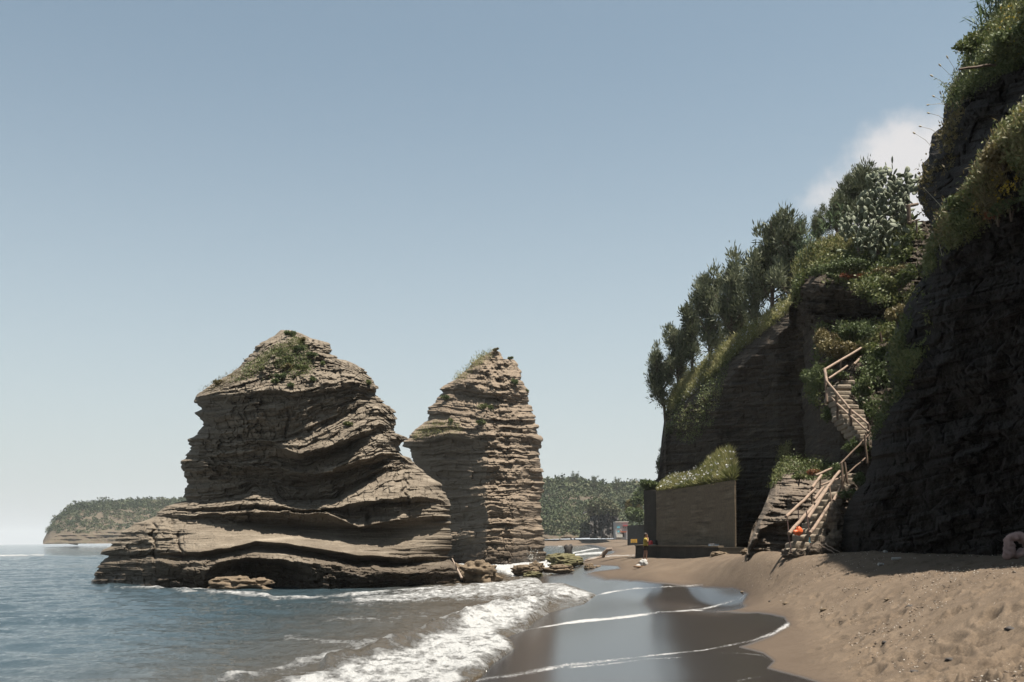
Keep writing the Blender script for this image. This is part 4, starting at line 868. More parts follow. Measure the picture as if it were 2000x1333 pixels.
# thin dry stalks against the sky and the dark gully
def stalk(base, tip, label, group, head=True):
    base, tip = Vector(base), Vector(tip); root = empty('dry_stalk', base, label, 'stalk', group); mb = MB(); md = (base + tip) / 2 + Vector((.04, 0, .03)); mb.tube([base, md, tip], [.007, .006, .004], 4); o = mb.build('stem', M_dryst); world_parent(o, root)
    if head:
        hb = MB(); hb.tube([tip, tip + (tip - md).normalized() * .05, tip + (tip - md).normalized() * .11], [.012, .024, .004], 6); o = hb.build('seed_head', M_dryst); world_parent(o, root)
M_dryst = plain('dry straw', (.42, .36, .25), .9, .2)
M_pale = plain('pale stalk', (.45, .42, .34), .9, .2)
for i, (a, b_) in enumerate([((1868,168),(1838,130)), ((1860,180),(1822,150)), ((1850,205),(1815,205)), ((1848,222),(1838,185)), ((1845,235),(1816,222)), ((1832,262),(1800,248)), ((1822,290),(1788,262)), ((1872,160),(1852,115)), ((1852,210),(1826,190))]):
    ya = surf_pt(SA, a[0] + 8, a[1]).y; stalk(V(*a, ya), V(*b_, ya - .2), 'thin dry stalk sticking out against the sky from the near cliff', 'dry stalks on the near cliff edge')
for i, (a, b_) in enumerate([((1724,792),(1700,760)), ((1730,785),(1715,742)), ((1735,770),(1718,740)), ((1728,800),(1699,778)), ((1722,812),(1690,788)), ((1742,750),(1733,725)), ((1746,740),(1738,722))]):
    stalk(V(*a, 33.2), V(*b_, 33.0), 'pale flower stalk in front of the dark gully right of the upper steps', 'pale stalks right of the upper steps')
stalk(V(1862, 440, surf_pt(SA, 1862, 440).y - .2), V(1805, 368, surf_pt(SA, 1812, 372).y - .5), 'long arching stalk across the dark face above the ledge', 'long arching stalks')
stalk(V(1840, 500, surf_pt(SA, 1840, 500).y - .2), V(1822, 455, surf_pt(SA, 1830, 460).y - .4), 'shorter arching stalk below the long one', 'long arching stalks')

# ================================================================== RETAINING WALL, BENCH, STEPS
def poly_wall(name, pts, thick, mat, parent=None, **kw):
    """wall from a plan line [(x,y,zbot,ztop)] extruded away from the camera, subdivided and slightly uneven"""
    mb = MB(); vs = []; K = 14; out = []
    for i in range(len(pts) - 1):
        a, b_ = pts[i], pts[i + 1]
        for k in range(K + (i == len(pts) - 2)):
            t = k / K; out.append([a[j] * (1 - t) + b_[j] * t for j in range(4)])
    d = Vector((pts[-1][0] - pts[0][0], pts[-1][1] - pts[0][1], 0)).normalized(); nrm = Vector((-d.y, d.x, 0));
    if nrm.y < 0: nrm = -nrm
    n = len(out); rows = 9
    for (x, y, z0, z1) in out:
        for r_ in range(rows):
            z = z0 + (z1 - z0) * r_ / (rows - 1); e = .03 * float(vn(x * 1.3, z * 1.3, y, 7)); vs.append((x + nrm.x * e, y + nrm.y * e, z))
    for (x, y, z0, z1) in out: vs.append((x + nrm.x * thick, y + nrm.y * thick, z1))
    for (x, y, z0, z1) in out: vs.append((x + nrm.x * thick, y + nrm.y * thick, z0))
    fs = []
    for i in range(n - 1):
        for r_ in range(rows - 1): a = i * rows + r_; fs.append((a, a + rows, a + rows + 1, a + 1))
        a = i * rows + rows - 1; t0 = n * rows + i; b0 = t0 + n
        fs += [(a, a + rows, t0 + 1, t0), (t0, t0 + 1, b0 + 1, b0)]
    for i in (0, n - 1):
        f = [i * rows + r_ for r_ in range(rows)] + [n * rows + i, n * rows + n + i]; fs.append(tuple(f))
    mb.add(vs, fs); return mb.build(name, mat, parent, **kw)
def xyzz(px, pt, pb, Y):
    a = V(px, pt, Y); b_ = V(px, pb, Y); return (a.x, a.y, b_.z - .6, a.z)
rw = empty('retaining_wall', V(1350, 1066, 58), 'stained brown concrete retaining wall with grass and daisies on top', 'wall')
o = poly_wall('wall_face', [xyzz(1281, 960, 1066, 60), xyzz(1320, 955, 1066, 56), xyzz(1380, 947, 1068, 50), xyzz(1434, 938, 1070, 45.5)], .08, M_concrete); world_parent(o, rw)
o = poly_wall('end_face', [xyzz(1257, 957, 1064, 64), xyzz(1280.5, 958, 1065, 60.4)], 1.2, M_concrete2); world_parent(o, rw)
# earth and grass on the wall top
def wall_top_pt(u, v):   # u along 0..1, v back 0..1
    Y0 = 60 + (45.5 - 60) * u; px = np.interp(u, [0, .3, .7, 1], [1283, 1322, 1382, 1434]); py = np.interp(u, [0, .3, .7, 1], [960, 955, 947, 938])
    p = at(px, py, Y0); p = p + np.stack([1.1 * v, 6.0 * v, (.75 + .8 * u) * v + .2 * np.sin(u * 9) * v], -1); return p
uu, vv = np.meshgrid(np.linspace(0, 1, 60), np.linspace(0.02, 1, 12), indexing='ij'); pt = wall_top_pt(uu, vv) + .06 * rng.normal(0, 1, (60, 12, 3)); pt[:, :, 2] += .04
link(mesh_np('earth_bank', pt, gquads(60, 12), M_cliff2), None, label='earth bank behind the top of the retaining wall, under the grass', category='earth bank')
k = 30000; u = rng.random(k); v = rng.random(k) ** 1.3; p = wall_top_pt(u, v); lv = Leaves(); tone = .5 + .5 * fbm(p[:, 0] * .6, p[:, 1] * .6, 0, 2, 4)
ax = rng.normal(0, .35, (k, 3)); ax[:, 2] += 1; ax[:, 1] -= .25; ax /= np.linalg.norm(ax, axis=1)[:, None]; wd = np.cross(ax, rng.normal(0, 1, (k, 3))); wd /= np.linalg.norm(wd, axis=1)[:, None]
hgt = (.26 + .45 * u ** 1.5) * rng.uniform(.4, 1.1, k)
lv.quads(p, ax, wd, hgt, .022, tone + rng.normal(0, .2, k)); lv.scatter(p[:5000] + [0, -.1, .15], .14, .035, .4, r=.35)
lv.build('tall_grass', M_grass, None, kind='stuff', label='tall sunlit grass and weeds on top of the retaining wall', category='grass')
q = p[:260] + ax[:260] * hgt[:260, None]; q[:, 2] += .03; lv = Leaves()
for a in range(3): lv.scatter(q + rng.normal(0, .02, q.shape), .10, .045, .2)
lv.build('white_daisies', M_white, None, kind='stuff', label='white daisies in the grass on the retaining wall', category='flowers')
bush('bush', V(1269, 952, 63), (.8, .7, .4), 3800, M_green, .14, 'dark green bush draping the left end of the retaining wall')
bush('bush', V(1290, 915, 70), (.35, .4, .9), 1800, M_pine, .12, 'small shrub on the cliff edge above the retaining wall end')

# low concrete bench wall along the beach
bn = empty('bench_wall', V(1320, 1085, 60), 'long low concrete ledge running along the beach below the retaining wall', 'low wall')
pts = [(1241, 1067, 1090, 62), (1290, 1067.5, 1090, 57.3), (1350, 1068.5, 1088, 50), (1404, 1070, 1086, 44.5)]
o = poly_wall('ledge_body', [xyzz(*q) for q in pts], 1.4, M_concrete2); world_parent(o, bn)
mb = MB(); top_ = [V(q[0] - 1, q[1], q[3]) for q in pts]
vs = []; 
for q in top_:
    for dy, dz in ((-.06, .0), (-.06, .07), (1.5, .07), (1.5, 0)): vs.append(q + Vector((dy * .4, dy, dz)))
fs = [(i * 4 + k, i * 4 + (k + 1) % 4, i * 4 + 4 + (k + 1) % 4, i * 4 + 4 + k) for i in range(3) for k in range(4)] + [(3, 2, 1, 0), (12, 13, 14, 15)]
mb.add(vs, fs); o = mb.build('coping', M_concrete); world_parent(o, bn)

# ---- lower steps: rough stone blocks
def rough_block(mb, c, sx, sy, sz, rz=0., seed=0, n=5, amp=.03):
    """a subdivided block with eroded faces"""
    r_ = np.random.default_rng(seed); m_ = Matrix.Rotation(rz, 3, 'Z')
    vs = []; fs = []; idx = {}
    def vert(i, j, k):
        if (i, j, k) in idx: return idx[(i, j, k)]
        p = np.array([i / n - .5, j / n - .5, k / n - .5]); e = np.abs(p) > .49
        rnd = 1 - .05 * (e.sum() - 1); q = p * np.array([sx, sy, sz]) * rnd
        dd = amp * np.array([vn(q[0] * 3 + seed, q[1] * 3, q[2] * 3, 1), vn(q[0] * 3, q[1] * 3 + seed, q[2] * 3, 2), vn(q[0] * 3, q[1] * 3, q[2] * 3 + seed, 3)]).ravel() * 1.6
        idx[(i, j, k)] = len(vs); vs.append(Vector(c) + m_ @ Vector((q + dd).tolist())); return idx[(i, j, k)]
    for a in range(n):
        for b_ in range(n):
            for f in ((0, a, b_, 0), (n, a, b_, 0), (0, a, b_, 1), (n, a, b_, 1), (0, a, b_, 2), (n, a, b_, 2)):
                s_, x, y, axn = f; cs = [(x, y), (x + 1, y), (x + 1, y + 1), (x, y + 1)]
                if s_ == 0: cs = cs[::-1]
                q = []
                for (p_, r2) in cs: q.append(vert(*((s_, p_, r2) if axn == 0 else (r2, s_, p_) if axn == 1 else (p_, r2, s_))))
                fs.append(tuple(q))
    mb.add(vs, fs, True)
M_tread = rock_mat('worn step edge', (.10, .08, .06), (.20, .165, .125), (.28, .235, .185), wetline=False, bump=.5)
ls = empty('stone_steps', V(1600, 1083, 30.5), 'rough stone steps rising from the beach between the lower pole rails', 'steps')
LT = [(1540, 1602, 1072, 30.6), (1548, 1606, 1059, 30.9), (1560, 1612, 1045, 31.2), (1568, 1618, 1033, 31.5), (1579, 1628, 1020, 31.8), (1586, 1637, 1005, 32.2), (1596, 1641, 991, 32.6), (1604, 1645, 977, 33.0), (1614, 1652, 962, 33.4), (1626, 1664, 948, 33.8), (1640, 1672, 936, 34.2), (1655, 1682, 925, 34.6)]
for i, (xa, xb, y, Y) in enumerate(LT):
    a, b_ = V(xa, y, Y), V(xb, y, Y); mb = MB(); rough_block(mb, (a + b_) / 2 + Vector((0, .45, -.14)), (b_ - a).length, .95, .28, random.uniform(-.06, .06), i + 3, 6, .035)
    o = mb.build('step', M_tread); world_parent(o, ls)
STONES = []
for i, (px, py, Y, s_) in enumerate([(1560, 1078, 30.2, (.30, .3, .28)), (1540, 1078, 30.5, (.34, .3, .26)), (1590, 1076, 30.2, (.42, .35, .42)), (1612, 1068, 30.5, (.55, .5, .55)), (1628, 1010, 31.4, (.35, .5, .8)), (1630, 1050, 31, (.3, .4, .5))]):
    STONES.append((px, py, Y, s_, ['small pale stone just left of the post base', 'brownish jagged stone at the left foot of the steps', 'squarish stone block holding the painted pipe post', 'large worn rock at the right foot of the steps', 'tall rock shoring the right side of the lower steps', 'worn rock between the steps and the dark cliff'][i]))

def between(mb, a, b_, r0, r1=None, n=9, wob=.01):
    a, b_ = Vector(a), Vector(b_); K = 5; pts = [a.lerp(b_, k / K) + Vector((random.gauss(0, wob), 0, random.gauss(0, wob))) * (0 < k < K) for k in range(K + 1)]
    r1 = r1 or r0; mb.tube(pts, [r0 + (r1 - r0) * k / K for k in range(K + 1)], n)
def railing(name, label, posts, rails, loc, cat='handrail'):
    root = empty(name, loc, label, cat)
    for (a, b_, r_, mt) in posts:
        mb = MB(); between(mb, a, b_, r_, n=8, wob=.005); o = mb.build('post', mt); world_parent(o, root)
    for (a, b_, r_, mt) in rails:
        mb = MB(); between(mb, a, b_, r_, r_ * .9, 10, .006); o = mb.build('rail', mt); world_parent(o, root)
W_ = M_wood
railing('pole_railing', 'left pole handrail of the lower steps, pale wooden poles on thin rusty pipes',
    [(V(1545, 1080, 30.2), V(1537, 1011, 30.2), .018, M_rust), (V(1561, 1040, 31.3), V(1559, 992, 31.3), .016, M_rust), (V(1586, 985, 32.6), V(1585, 955, 32.6), .03, M_darkwood), (V(1602, 960, 33.3), V(1602, 936, 33.3), .03, M_darkwood)],
    [(V(1535, 1010, 30.1), V(1592, 956, 32.4), .05, W_), (V(1586, 953, 32.35), V(1604, 929, 33.2), .05, W_), (V(1541, 1043, 30.0), V(1592, 985, 32.0), .06, W_), (V(1590, 976, 32.2), V(1608, 952, 33.1), .05, W_), (V(1593, 929, 33.2), V(1641, 908, 34.4), .042, W_)], V(1545, 1080, 30.2))
railing('pole_railing', 'right pole handrail of the lower steps, crossing poles and one painted pipe post',
    [(V(1584, 1073, 30.2), V(1575, 998, 30.2), .02, M_rust), (V(1634, 1050, 31.2), V(1620, 950, 32.0), .028, M_darkwood), (V(1648, 965, 33.4), V(1643, 905, 33.6), .045, M_darkwood), (V(1656, 945, 33.8), V(1649, 903, 33.9), .045, M_darkwood)],
    [(V(1582, 1042, 30.1), V(1622, 983, 31.7), .055, W_), (V(1628, 979, 31.9), V(1642, 950, 33.0), .05, W_), (V(1578, 1013, 30.5), V(1618, 950, 32.2), .055, W_), (V(1592, 985, 31.3), V(1640, 921, 33.1), .055, W_), (V(1603, 948, 33.), V(1656, 928, 34), .035, W_)], V(1584, 1073, 30.2))
mb = MB(); between(mb, V(1582.5, 1060, 30.18), V(1581.3, 1050, 30.18), .023); mb.build('paint_band', M_teal, None)
pb = bpy.data.objects['paint_band']; pr = [o for o in bpy.data.objects if o.name.startswith('pole_railing')][-1]; world_parent(pb, pr)
railing('pole_railing', 'thin dark handrail linking the lower and upper steps across the shaded gully',
    [(V(1694, 905, 34.6), V(1689, 850, 34.7), .04, M_darkwood), (V(1697, 870, 35), V(1691, 845, 35), .035, M_darkwood)],
    [(V(1640, 908, 34.2), V(1701, 846, 35.0), .035, M_darkwood), (V(1645, 935, 34.1), V(1690, 895, 34.9), .03, M_darkwood)], V(1694, 905, 34.6))
railing('pole_railing', 'upper handrail with a sharp bend, pale poles above the wooden-edged steps',
    [(V(1615, 785, 37.6), V(1612, 738, 37.7), .05, W_), (V(1636, 820, 36.8), V(1634, 772, 36.8), .05, M_darkwood), (V(1663, 840, 36.1), V(1660, 798, 36.1), .055, M_darkwood), (V(1698, 850, 35.3), V(1695, 828, 35.3), .045, M_darkwood),
     (V(1644, 735, 38.6), V(1642, 706, 38.6), .03, W_), (V(1673, 735, 39), V(1671, 708, 39), .035, M_darkwood), (V(1722, 668, 39.2), V(1719, 650, 39.2), .04, M_darkwood)],
    [(V(1612, 722, 37.8), V(1698, 671, 39.6), .055, W_), (V(1611, 721, 37.8), V(1615, 745, 37.4), .06, W_), (V(1614, 744, 37.4), V(1660, 800, 36.3), .045, W_), (V(1660, 800, 36.3), V(1696, 829, 35.3), .045, W_),
     (V(1614, 764, 37.4), V(1634, 788, 36.8), .04, W_), (V(1634, 788, 36.8), V(1697, 844, 35.2), .04, W_), (V(1618, 740, 37.5), V(1655, 715, 38.5), .045, W_), (V(1668, 712, 38.9), V(1700, 679, 39.8), .05, W_), (V(1672, 731, 38.9), V(1684, 717, 39.2), .045, W_), (V(1684, 720, 39.1), V(1696, 706, 39.5), .045, W_), (V(1696, 672, 39.6), V(1712, 664, 39.9), .05, W_)], V(1615, 785, 37.6))
us = empty('upper_steps', V(1680, 855, 35.8), 'narrow flight of wooden-edged earth steps climbing to the bend in the upper handrail', 'steps')
UT = [(1682, 1700, 857, 35.5), (1672, 1697, 848, 35.65), (1666, 1694, 840, 35.8), (1660, 1698, 832, 36.0), (1652, 1696, 825, 36.2), (1645, 1694, 817, 36.4), (1640, 1692, 809, 36.6), (1640, 1690, 800, 36.8), (1638, 1678, 790.5, 37.05), (1634, 1668, 780.5, 37.3), (1626, 1662, 771, 37.6), (1630, 1664, 762.5, 37.9), (1630, 1664, 751, 38.2), (1646, 1670, 742, 38.5)]
for i, (xa, xb, y, Y) in enumerate(UT):
    a, b_ = V(xa, y, Y), V(xb, y, Y); mb = MB(); rough_block(mb, (a + b_) / 2 + Vector((0, .5, -.11)), (b_ - a).length, 1.0, .22, random.uniform(-.05, .05), 60 + i, 5, .018); o = mb.build('tread', M_tread if 'M_tread' in globals() else M_steprock); world_parent(o, us)
railing('wooden_gate', 'small wooden railing against the sky at the very top beside the cactus',
    [(V(1776, 438, 41.0), V(1774, 402, 41.0), .09, M_darkwood), (V(1791, 455, 40.6), V(1790, 430, 40.6), .04, M_darkwood)], [(V(1771, 404, 41.0), V(1792, 399, 41.4), .07, M_darkwood), (V(1774, 435, 40.9), V(1796, 429, 41.2), .035, M_darkwood)], V(1776, 440, 41))
mb = MB(); yq = surf_pt(SA, 1945, 128).y; between(mb, V(1873, 136, yq - 1.0), V(1962, 125, yq - .5), .028, .034, 8); mb.build('wooden_pole', M_darkwood, None, label='thin wooden pole jutting out level from the brow of the near cliff', category='pole')

# ================================================================== SMALL THINGS ON THE BEACH
def lump(name, c, rad, mat, label, cat='rock', group=None, seed=0, amp=.3, parent=None, nu=36, nv=20, sink=.3, fr=1.6):
    u = np.linspace(0, 2 * math.pi, nu + 1); v = np.linspace(.02, math.pi - .02, nv); U, W = np.meshgrid(u, v)
    d = np.stack([np.cos(U) * np.sin(W), np.sin(U) * np.sin(W), np.cos(W)], -1)
    r = 1 + amp * fbm(d[..., 0] * fr + seed, d[..., 1] * fr, d[..., 2] * fr * 1.4, 5, seed)
    p = d * r[..., None] * np.array(rad); p[..., 2] += amp * .25 * rad[2] * strata(p[..., 2] * 100, p[..., 0] * 100, 9, seed)
    p += np.array(list(c)) + np.array([0, 0, rad[2] * (1 - 2 * sink)])
    o = mesh_np(name, p, gquads(nv, nu + 1), mat)
    kw = dict(label=label, category=cat) if label else {}
    if group: kw['group'] = group
    return link(o, parent, **kw)
for i, (px, py, Y, s_, lab) in enumerate(STONES): lump('boulder', V(px, py + 4, Y), tuple(x * .58 for x in s_), M_steprock, lab, 'stone', 'stones around the lower steps', 240 + i, .5, sink=.5, nu=60, nv=34, fr=2.2)
def gh(px, py): return ground_hit(px, py)
def onray(px, py, Y, z=None): return V(px, py, Y)
G3 = 'rocks at the water edge'
for i, (px, py, Y, rad, mt, lab) in enumerate([
    (1105, 1104, 76, (1.25, 1.1, .55), M_moss, 'mossy ribbed rock below the dark stump'), (1092, 1095, 82, (1.1, .8, .4), M_moss, 'low mossy rock behind the ribbed one'),
    (1093, 1117, 62, (.85, .7, .28), M_brownrock, 'flat brown rock left of the pool'), (1163, 1114, 64, (.55, .4, .22), M_brownrock, 'small dark rock lying in the pool'), (1150, 1112, 64, (.3, .3, .25), M_brownrock, 'smaller dark rock touching the left end of the one in the pool'),
    (1025, 1118, 60, (.75, .5, .32), M_brownrock, 'green and brown rock washed by foam'), (1047, 1113, 62, (.45, .4, .35), M_brownrock, 'small brown rock right of the green and brown one'), (1040, 1126, 57, (.5, .4, .22), M_moss, 'green-fringed rock in the foam'),
    (935, 1132, 52, (1.0, .8, .62), M_brownrock, 'rounded striped rock at the right toe of the large stack'), (905, 1122, 53, (.75, .6, .42), M_brownrock, 'rock slab joining the large stack to the striped rock'),
    (470, 1152, 45.2, (1.3, .8, .42), M_brownrock, 'lumpy ochre rock under the cave of the large stack'), (1405, 1087, 43.8, (.35, .3, .16), M_brownrock, 'small flat rock at the right end of the low ledge'),
    (1462, 1082, 37, (.24, .2, .16), M_brownrock, 'dark stone on the sand left of the outcrop'), (1478, 1084, 36.6, (.14, .12, .08), M_steprock, 'little stone beside the dark one left of the outcrop')]):
    p = V(px, py, Y); lump('rock', p, rad, mt, lab, 'rock', G3, 200 + i, .62, sink=.3, nu=90, nv=50, fr=2.3)
# dark stump
p = V(1110, 1092, 80); st = MB(); st.tube([p + Vector((0, 0, -.3)), p + Vector((-.02, 0, .3)), p + Vector((.0, 0, .6)), p + Vector((.03, 0, 1.0)), p + Vector((.03, 0, 1.08))], [.36, .33, .30, .34, .22], 12); o = st.build('tree_stump', M_black, None, label='charred dark stump standing on the mossy rock by the shallow water', category='stump')
lump('knot', p + Vector((-.16, -.05, .85)), (.2, .2, .2), M_black, None, parent=o, seed=5); lump('knot', p + Vector((.2, -.05, .9)), (.17, .2, .2), M_black, None, parent=o, seed=6)
# driftwood
dw = empty('driftwood', V(1165, 1092, 84), 'bleached forked driftwood trunk lying on the sand spit', 'driftwood'); mb = MB(); Y = 84
mb.tube([V(1142, 1096, Y), V(1160, 1093, Y), V(1176, 1089, Y), V(1181, 1086, Y)], [.05, .09, .14, .1], 8); o = mb.build('trunk', M_drift); world_parent(o, dw)
mb = MB(); mb.tube([V(1176, 1090, Y), V(1180, 1081, Y), V(1187, 1074, Y - .4), V(1196, 1073, Y - .6)], [.15, .20, .16, .12], 8); o = mb.build('branch', M_drift); world_parent(o, dw)
mb = MB(); mb.tube([V(1178, 1083, Y), V(1172, 1086, Y), V(1169, 1089, Y)], [.09, .06, .03], 6); o = mb.build('branch', M_drift); world_parent(o, dw)
mb = MB(); mb.tube([V(1188, 1074, Y - .4), V(1185, 1071, Y - .4)], [.07, .04], 6); o = mb.build('branch', M_drift); world_parent(o, dw)
# stick leaning at the stack toe
mb = MB(); mb.tube([V(883, 1091, 51), V(890, 1106, 50.6), V(902, 1130, 50)], [.03, .045, .07], 7); o = mb.build('driftwood_branch', M_drift, None, label='broken branch leaning on the right toe of the large stack', category='branch')
mb = MB(); mb.tube([V(892, 1110, 50.4), V(889, 1100, 50.2)], [.04, .02], 6); mb.build('twig', M_drift, o)
# orange buoy bag hung on the railing
bg_ = empty('orange_bag', V(1559, 1040, 30.1), 'crumpled orange plastic bag tied under the left pole of the lower steps', 'bag')
o = lump('bag_body', V(1561, 1038, 30.1), (.105, .09, .12), M_orange, None, seed=9, amp=.5, sink=.5, nu=24, nv=14, fr=3); world_parent(o, bg_)
o = lump('bag_flap', V(1554, 1040, 30.05), (.07, .06, .08), M_orange, None, seed=10, amp=.5, sink=.5, nu=20, nv=12, fr=3); world_parent(o, bg_)
mb = MB(); mb.tube([V(1561, 1034, 30.1), V(1557, 1028, 30.05)], [.03, .012], 6); o = mb.build('bag_knot', M_orange); world_parent(o, bg_)
# items on the ledge
p = V(1275, 1068, 59.5); it = empty('beach_bag', p, 'red and dark beach bag on the low ledge behind the yellow-shirted person', 'bag')
for (dx, r_, mt, nm) in ((-.12, (.15, .14, .17), M_redp, 'red_bundle'), (.14, (.16, .14, .19), M_hair, 'dark_bundle')):
    o = lump(nm, p + Vector((dx, 0, .05)), r_, mt, None, seed=12, amp=.3, sink=.1, nu=20, nv=12); world_parent(o, it)
o = lump('white_towel', p + Vector((.02, -.18, 0)), (.26, .14, .07), M_cloth, None, seed=13, amp=.35, sink=.1, nu=20, nv=10); world_parent(o, it)
cb = empty('cool_box', V(1394, 1070, 46.3), 'pale blue box with a grey lid on the right end of the low ledge', 'box')
mb = MB(); mb.box(V(1394, 1067, 46.3), .42, .3, .16, .1); o = mb.build('box_body', M_blue, bevel=.015); world_parent(o, cb)
mb = MB(); mb.box(V(1394, 1063.4, 46.3), .44, .32, .04, .1); o = mb.build('lid', M_grey, bevel=.01); world_parent(o, cb)
for px, nm in ((1385, 'catch'),):
    mb = MB(); mb.box(V(1394, 1064.5, 46.13), .07, .02, .06, .1); o = mb.build('catch', M_grey); world_parent(o, cb)
# yellow crate far along the beach
def crate(px, py, Y, sx, label, mt):
    p = V(px, py, Y); root = empty('crate', p, label, 'crate')
    mb = MB(); s_ = sx
    mb.box(p + Vector((0, 0, .04)), s_, s_ * .7, .06)
    o = mb.build('crate_base', mt); world_parent(o, root)
    for k, (dx, dy, w_, d_) in enumerate(((0, -s_ * .35, s_, .05), (0, s_ * .35, s_, .05), (-s_ * .5, 0, .05, s_ * .7), (s_ * .5, 0, .05, s_ * .7))):
        mb = MB()
        for z in (.18, .36, .52): mb.box(p + Vector((dx, dy, z)), w_, d_, .11)
        for e in (-.48, .48): mb.box(p + Vector((dx + (e * w_ if w_ > .1 else 0), dy + (e * d_ if d_ > .1 else 0), .3)), .055, .055, .58)
        o = mb.build('crate_side', mt); world_parent(o, root)
crate(1238, 1061, 150, .85, 'yellow plastic crate on the far beach left of the low ledge', M_yel)
# white heap on a tan board
wb = empty('beach_bundle', ground_hit(1254, 1108), 'white towel heaped on a light brown board in front of the yellow-shirted person', 'bundle'); p = ground_hit(1253, 1108); p.z -= .02
mb = MB(); rough_block(mb, p + Vector((-.02, 0, .03)), .80, .45, .10, .15, 5, 6, .03); o = mb.build('board', M_tan); world_parent(o, wb)
o = lump('towel', p + Vector((.12, 0, .08)), (.22, .18, .20), M_cloth, None, seed=31, amp=.55, sink=.15, nu=28, nv=18, fr=3); world_parent(o, wb)
o = lump('towel_fold', p + Vector((-.14, -.03, .06)), (.16, .14, .07), M_cloth, None, seed=32, amp=.4, sink=.2, nu=20, nv=12, fr=3); world_parent(o, wb)
# hollow pinkish stump at the right frame edge
p = V(1990, 1088, 17.0)
ring = empty('hollow_stump', p, 'pinkish hollow driftwood stump at the right edge, in the cliff shade', 'stump')
K, Mm = 44, 22; U, W = np.meshgrid(np.linspace(0, 2 * math.pi, K + 1), np.linspace(0, 2 * math.pi, Mm + 1))
rr = .08 * (1 + .75 * fbm(np.cos(U) * 1.8, np.sin(U) * 1.8, np.cos(W) * .8, 4, 51) + .18 * vn(np.cos(U) * 7, np.sin(U) * 7, W, 53)); Rm = .155 * (1 + .14 * np.cos(U * 3))
pp = np.stack([(Rm + rr * np.cos(W)) * np.cos(U) * 1.1, rr * 1.6 * np.sin(W), (Rm + rr * np.cos(W)) * np.sin(U)], -1) + np.array(list(p + Vector((0, 0, .19))))
o = link(mesh_np('rim', pp, gquads(Mm + 1, K + 1), M_pink)); world_parent(o, ring)
o = lump('root', p + Vector((-.19, -.02, -.0)), (.09, .1, .09), M_pink, None, seed=52, amp=.5, sink=.2, nu=20, nv=14); world_parent(o, ring)
# litter and pebbles
for i, (px, py, Y, sx, mt, lab) in enumerate([(1754, 1094, 24.2, .15, M_cloth, 'white plastic bottle lying in the cliff shade'), (1721, 1105, 22.9, .07, M_cloth, 'white plastic cup in the cliff shade'), (1730, 1080, 26, .05, M_cloth, 'tiny white scrap at the foot of the dark cliff')]):
    p = gh(px, py); root = empty('litter', p, lab, 'litter'); mb = MB(); mb.tube([p + Vector((-sx, 0, .03)), p + Vector((sx * .4, .02, .03)), p + Vector((sx * .65, .02, .03)), p + Vector((sx * .8, .02, .03))], [.035, .035, .014, .014], 8); o = mb.build('bottle_body', mt); world_parent(o, root)
    mb = MB(); mb.tube([p + Vector((sx * .8, .02, .03)), p + Vector((sx * .95, .02, .03))], [.017, .017], 8); o = mb.build('cap', M_blue); world_parent(o, root)
M_peb = plain('pale grit', (.48, .43, .37), .9, .3, 30)
lv = Leaves()
k = 9000; Yp = 8.5 + 26 * rng.random(k) ** 1.3; Xp = Yp * rng.uniform(.12, .56, k); v_ = fbm(Xp * .9, Yp * .6, 0, 3, 61); keep = (v_ > .0) & (ground_base(Xp, Yp) > .62); Xp, Yp = Xp[keep], Yp[keep]; zp = ground_base(Xp, Yp) + .015
def pebbles(X, Y, Z, size, mat, label):
    k = len(X); t = np.array([[1, 0, 0], [0, 1, 0], [-1, 0, 0], [0, -1, 0], [0, 0, .55], [0, 0, -.5]], float); tri = np.array([[0, 1, 4], [1, 2, 4], [2, 3, 4], [3, 0, 4], [1, 0, 5], [2, 1, 5], [3, 2, 5], [0, 3, 5]])
    s_ = size * rng.uniform(.4, 1.3, (k, 1, 1)) * rng.uniform(.6, 1.4, (k, 1, 3)); a = rng.uniform(0, 6.3, k); p = t[None] * s_
    x = p[..., 0] * np.cos(a)[:, None] - p[..., 1] * np.sin(a)[:, None]; y = p[..., 0] * np.sin(a)[:, None] + p[..., 1] * np.cos(a)[:, None]
    p = np.stack([x + X[:, None], y + Y[:, None], p[..., 2] + Z[:, None]], -1)
    link(mesh_np('pebbles', p, (tri[None] + 6 * np.arange(k)[:, None, None]).reshape(-1, 3), mat, smooth=True), None, kind='stuff', label=label, category='pebbles')
h = len(Xp) // 2
pebbles(Xp[:h], Yp[:h], zp[:h], .012, M_peb, 'pale pebbles and shell bits strewn over the dry sand')
pebbles(Xp[h:], Yp[h:], zp[h:], .019, M_bark, 'brown seaweed crumbs and wood bits on the dry sand')
# seaweed clumps
for i, (px, py) in enumerate([(1733, 1172), (1505, 1176), (1777, 1188), (1609, 1193), (1975, 1232), (1856, 1291), (1450, 1158), (1730, 1258), (1785, 1315), (1535, 1180)]):
    p = gh(px, py); s_ = random.uniform(.035, .06)
    lump('seaweed_clump', p, (s_ * 1.3, s_, s_ * .55), M_black if i % 3 else M_brownrock, 'small dark clump of seaweed on the open sand', 'seaweed', 'seaweed clumps on the sand', 300 + i, .7, nu=18, nv=10, sink=.25, fr=4)
# sticks at foot of steps
for (a, b_) in (((1612, 1062), (1642, 1080)), ((1606, 1068), (1634, 1083))):
    mb = MB(); between(mb, V(*a, 29.9), V(*b_, 29.4), .014, .009, 6); mb.build('stick', M_drift, None, label='thin pale stick resting against the worn rock beside the lower steps', category='stick', group='sticks by the lower steps')

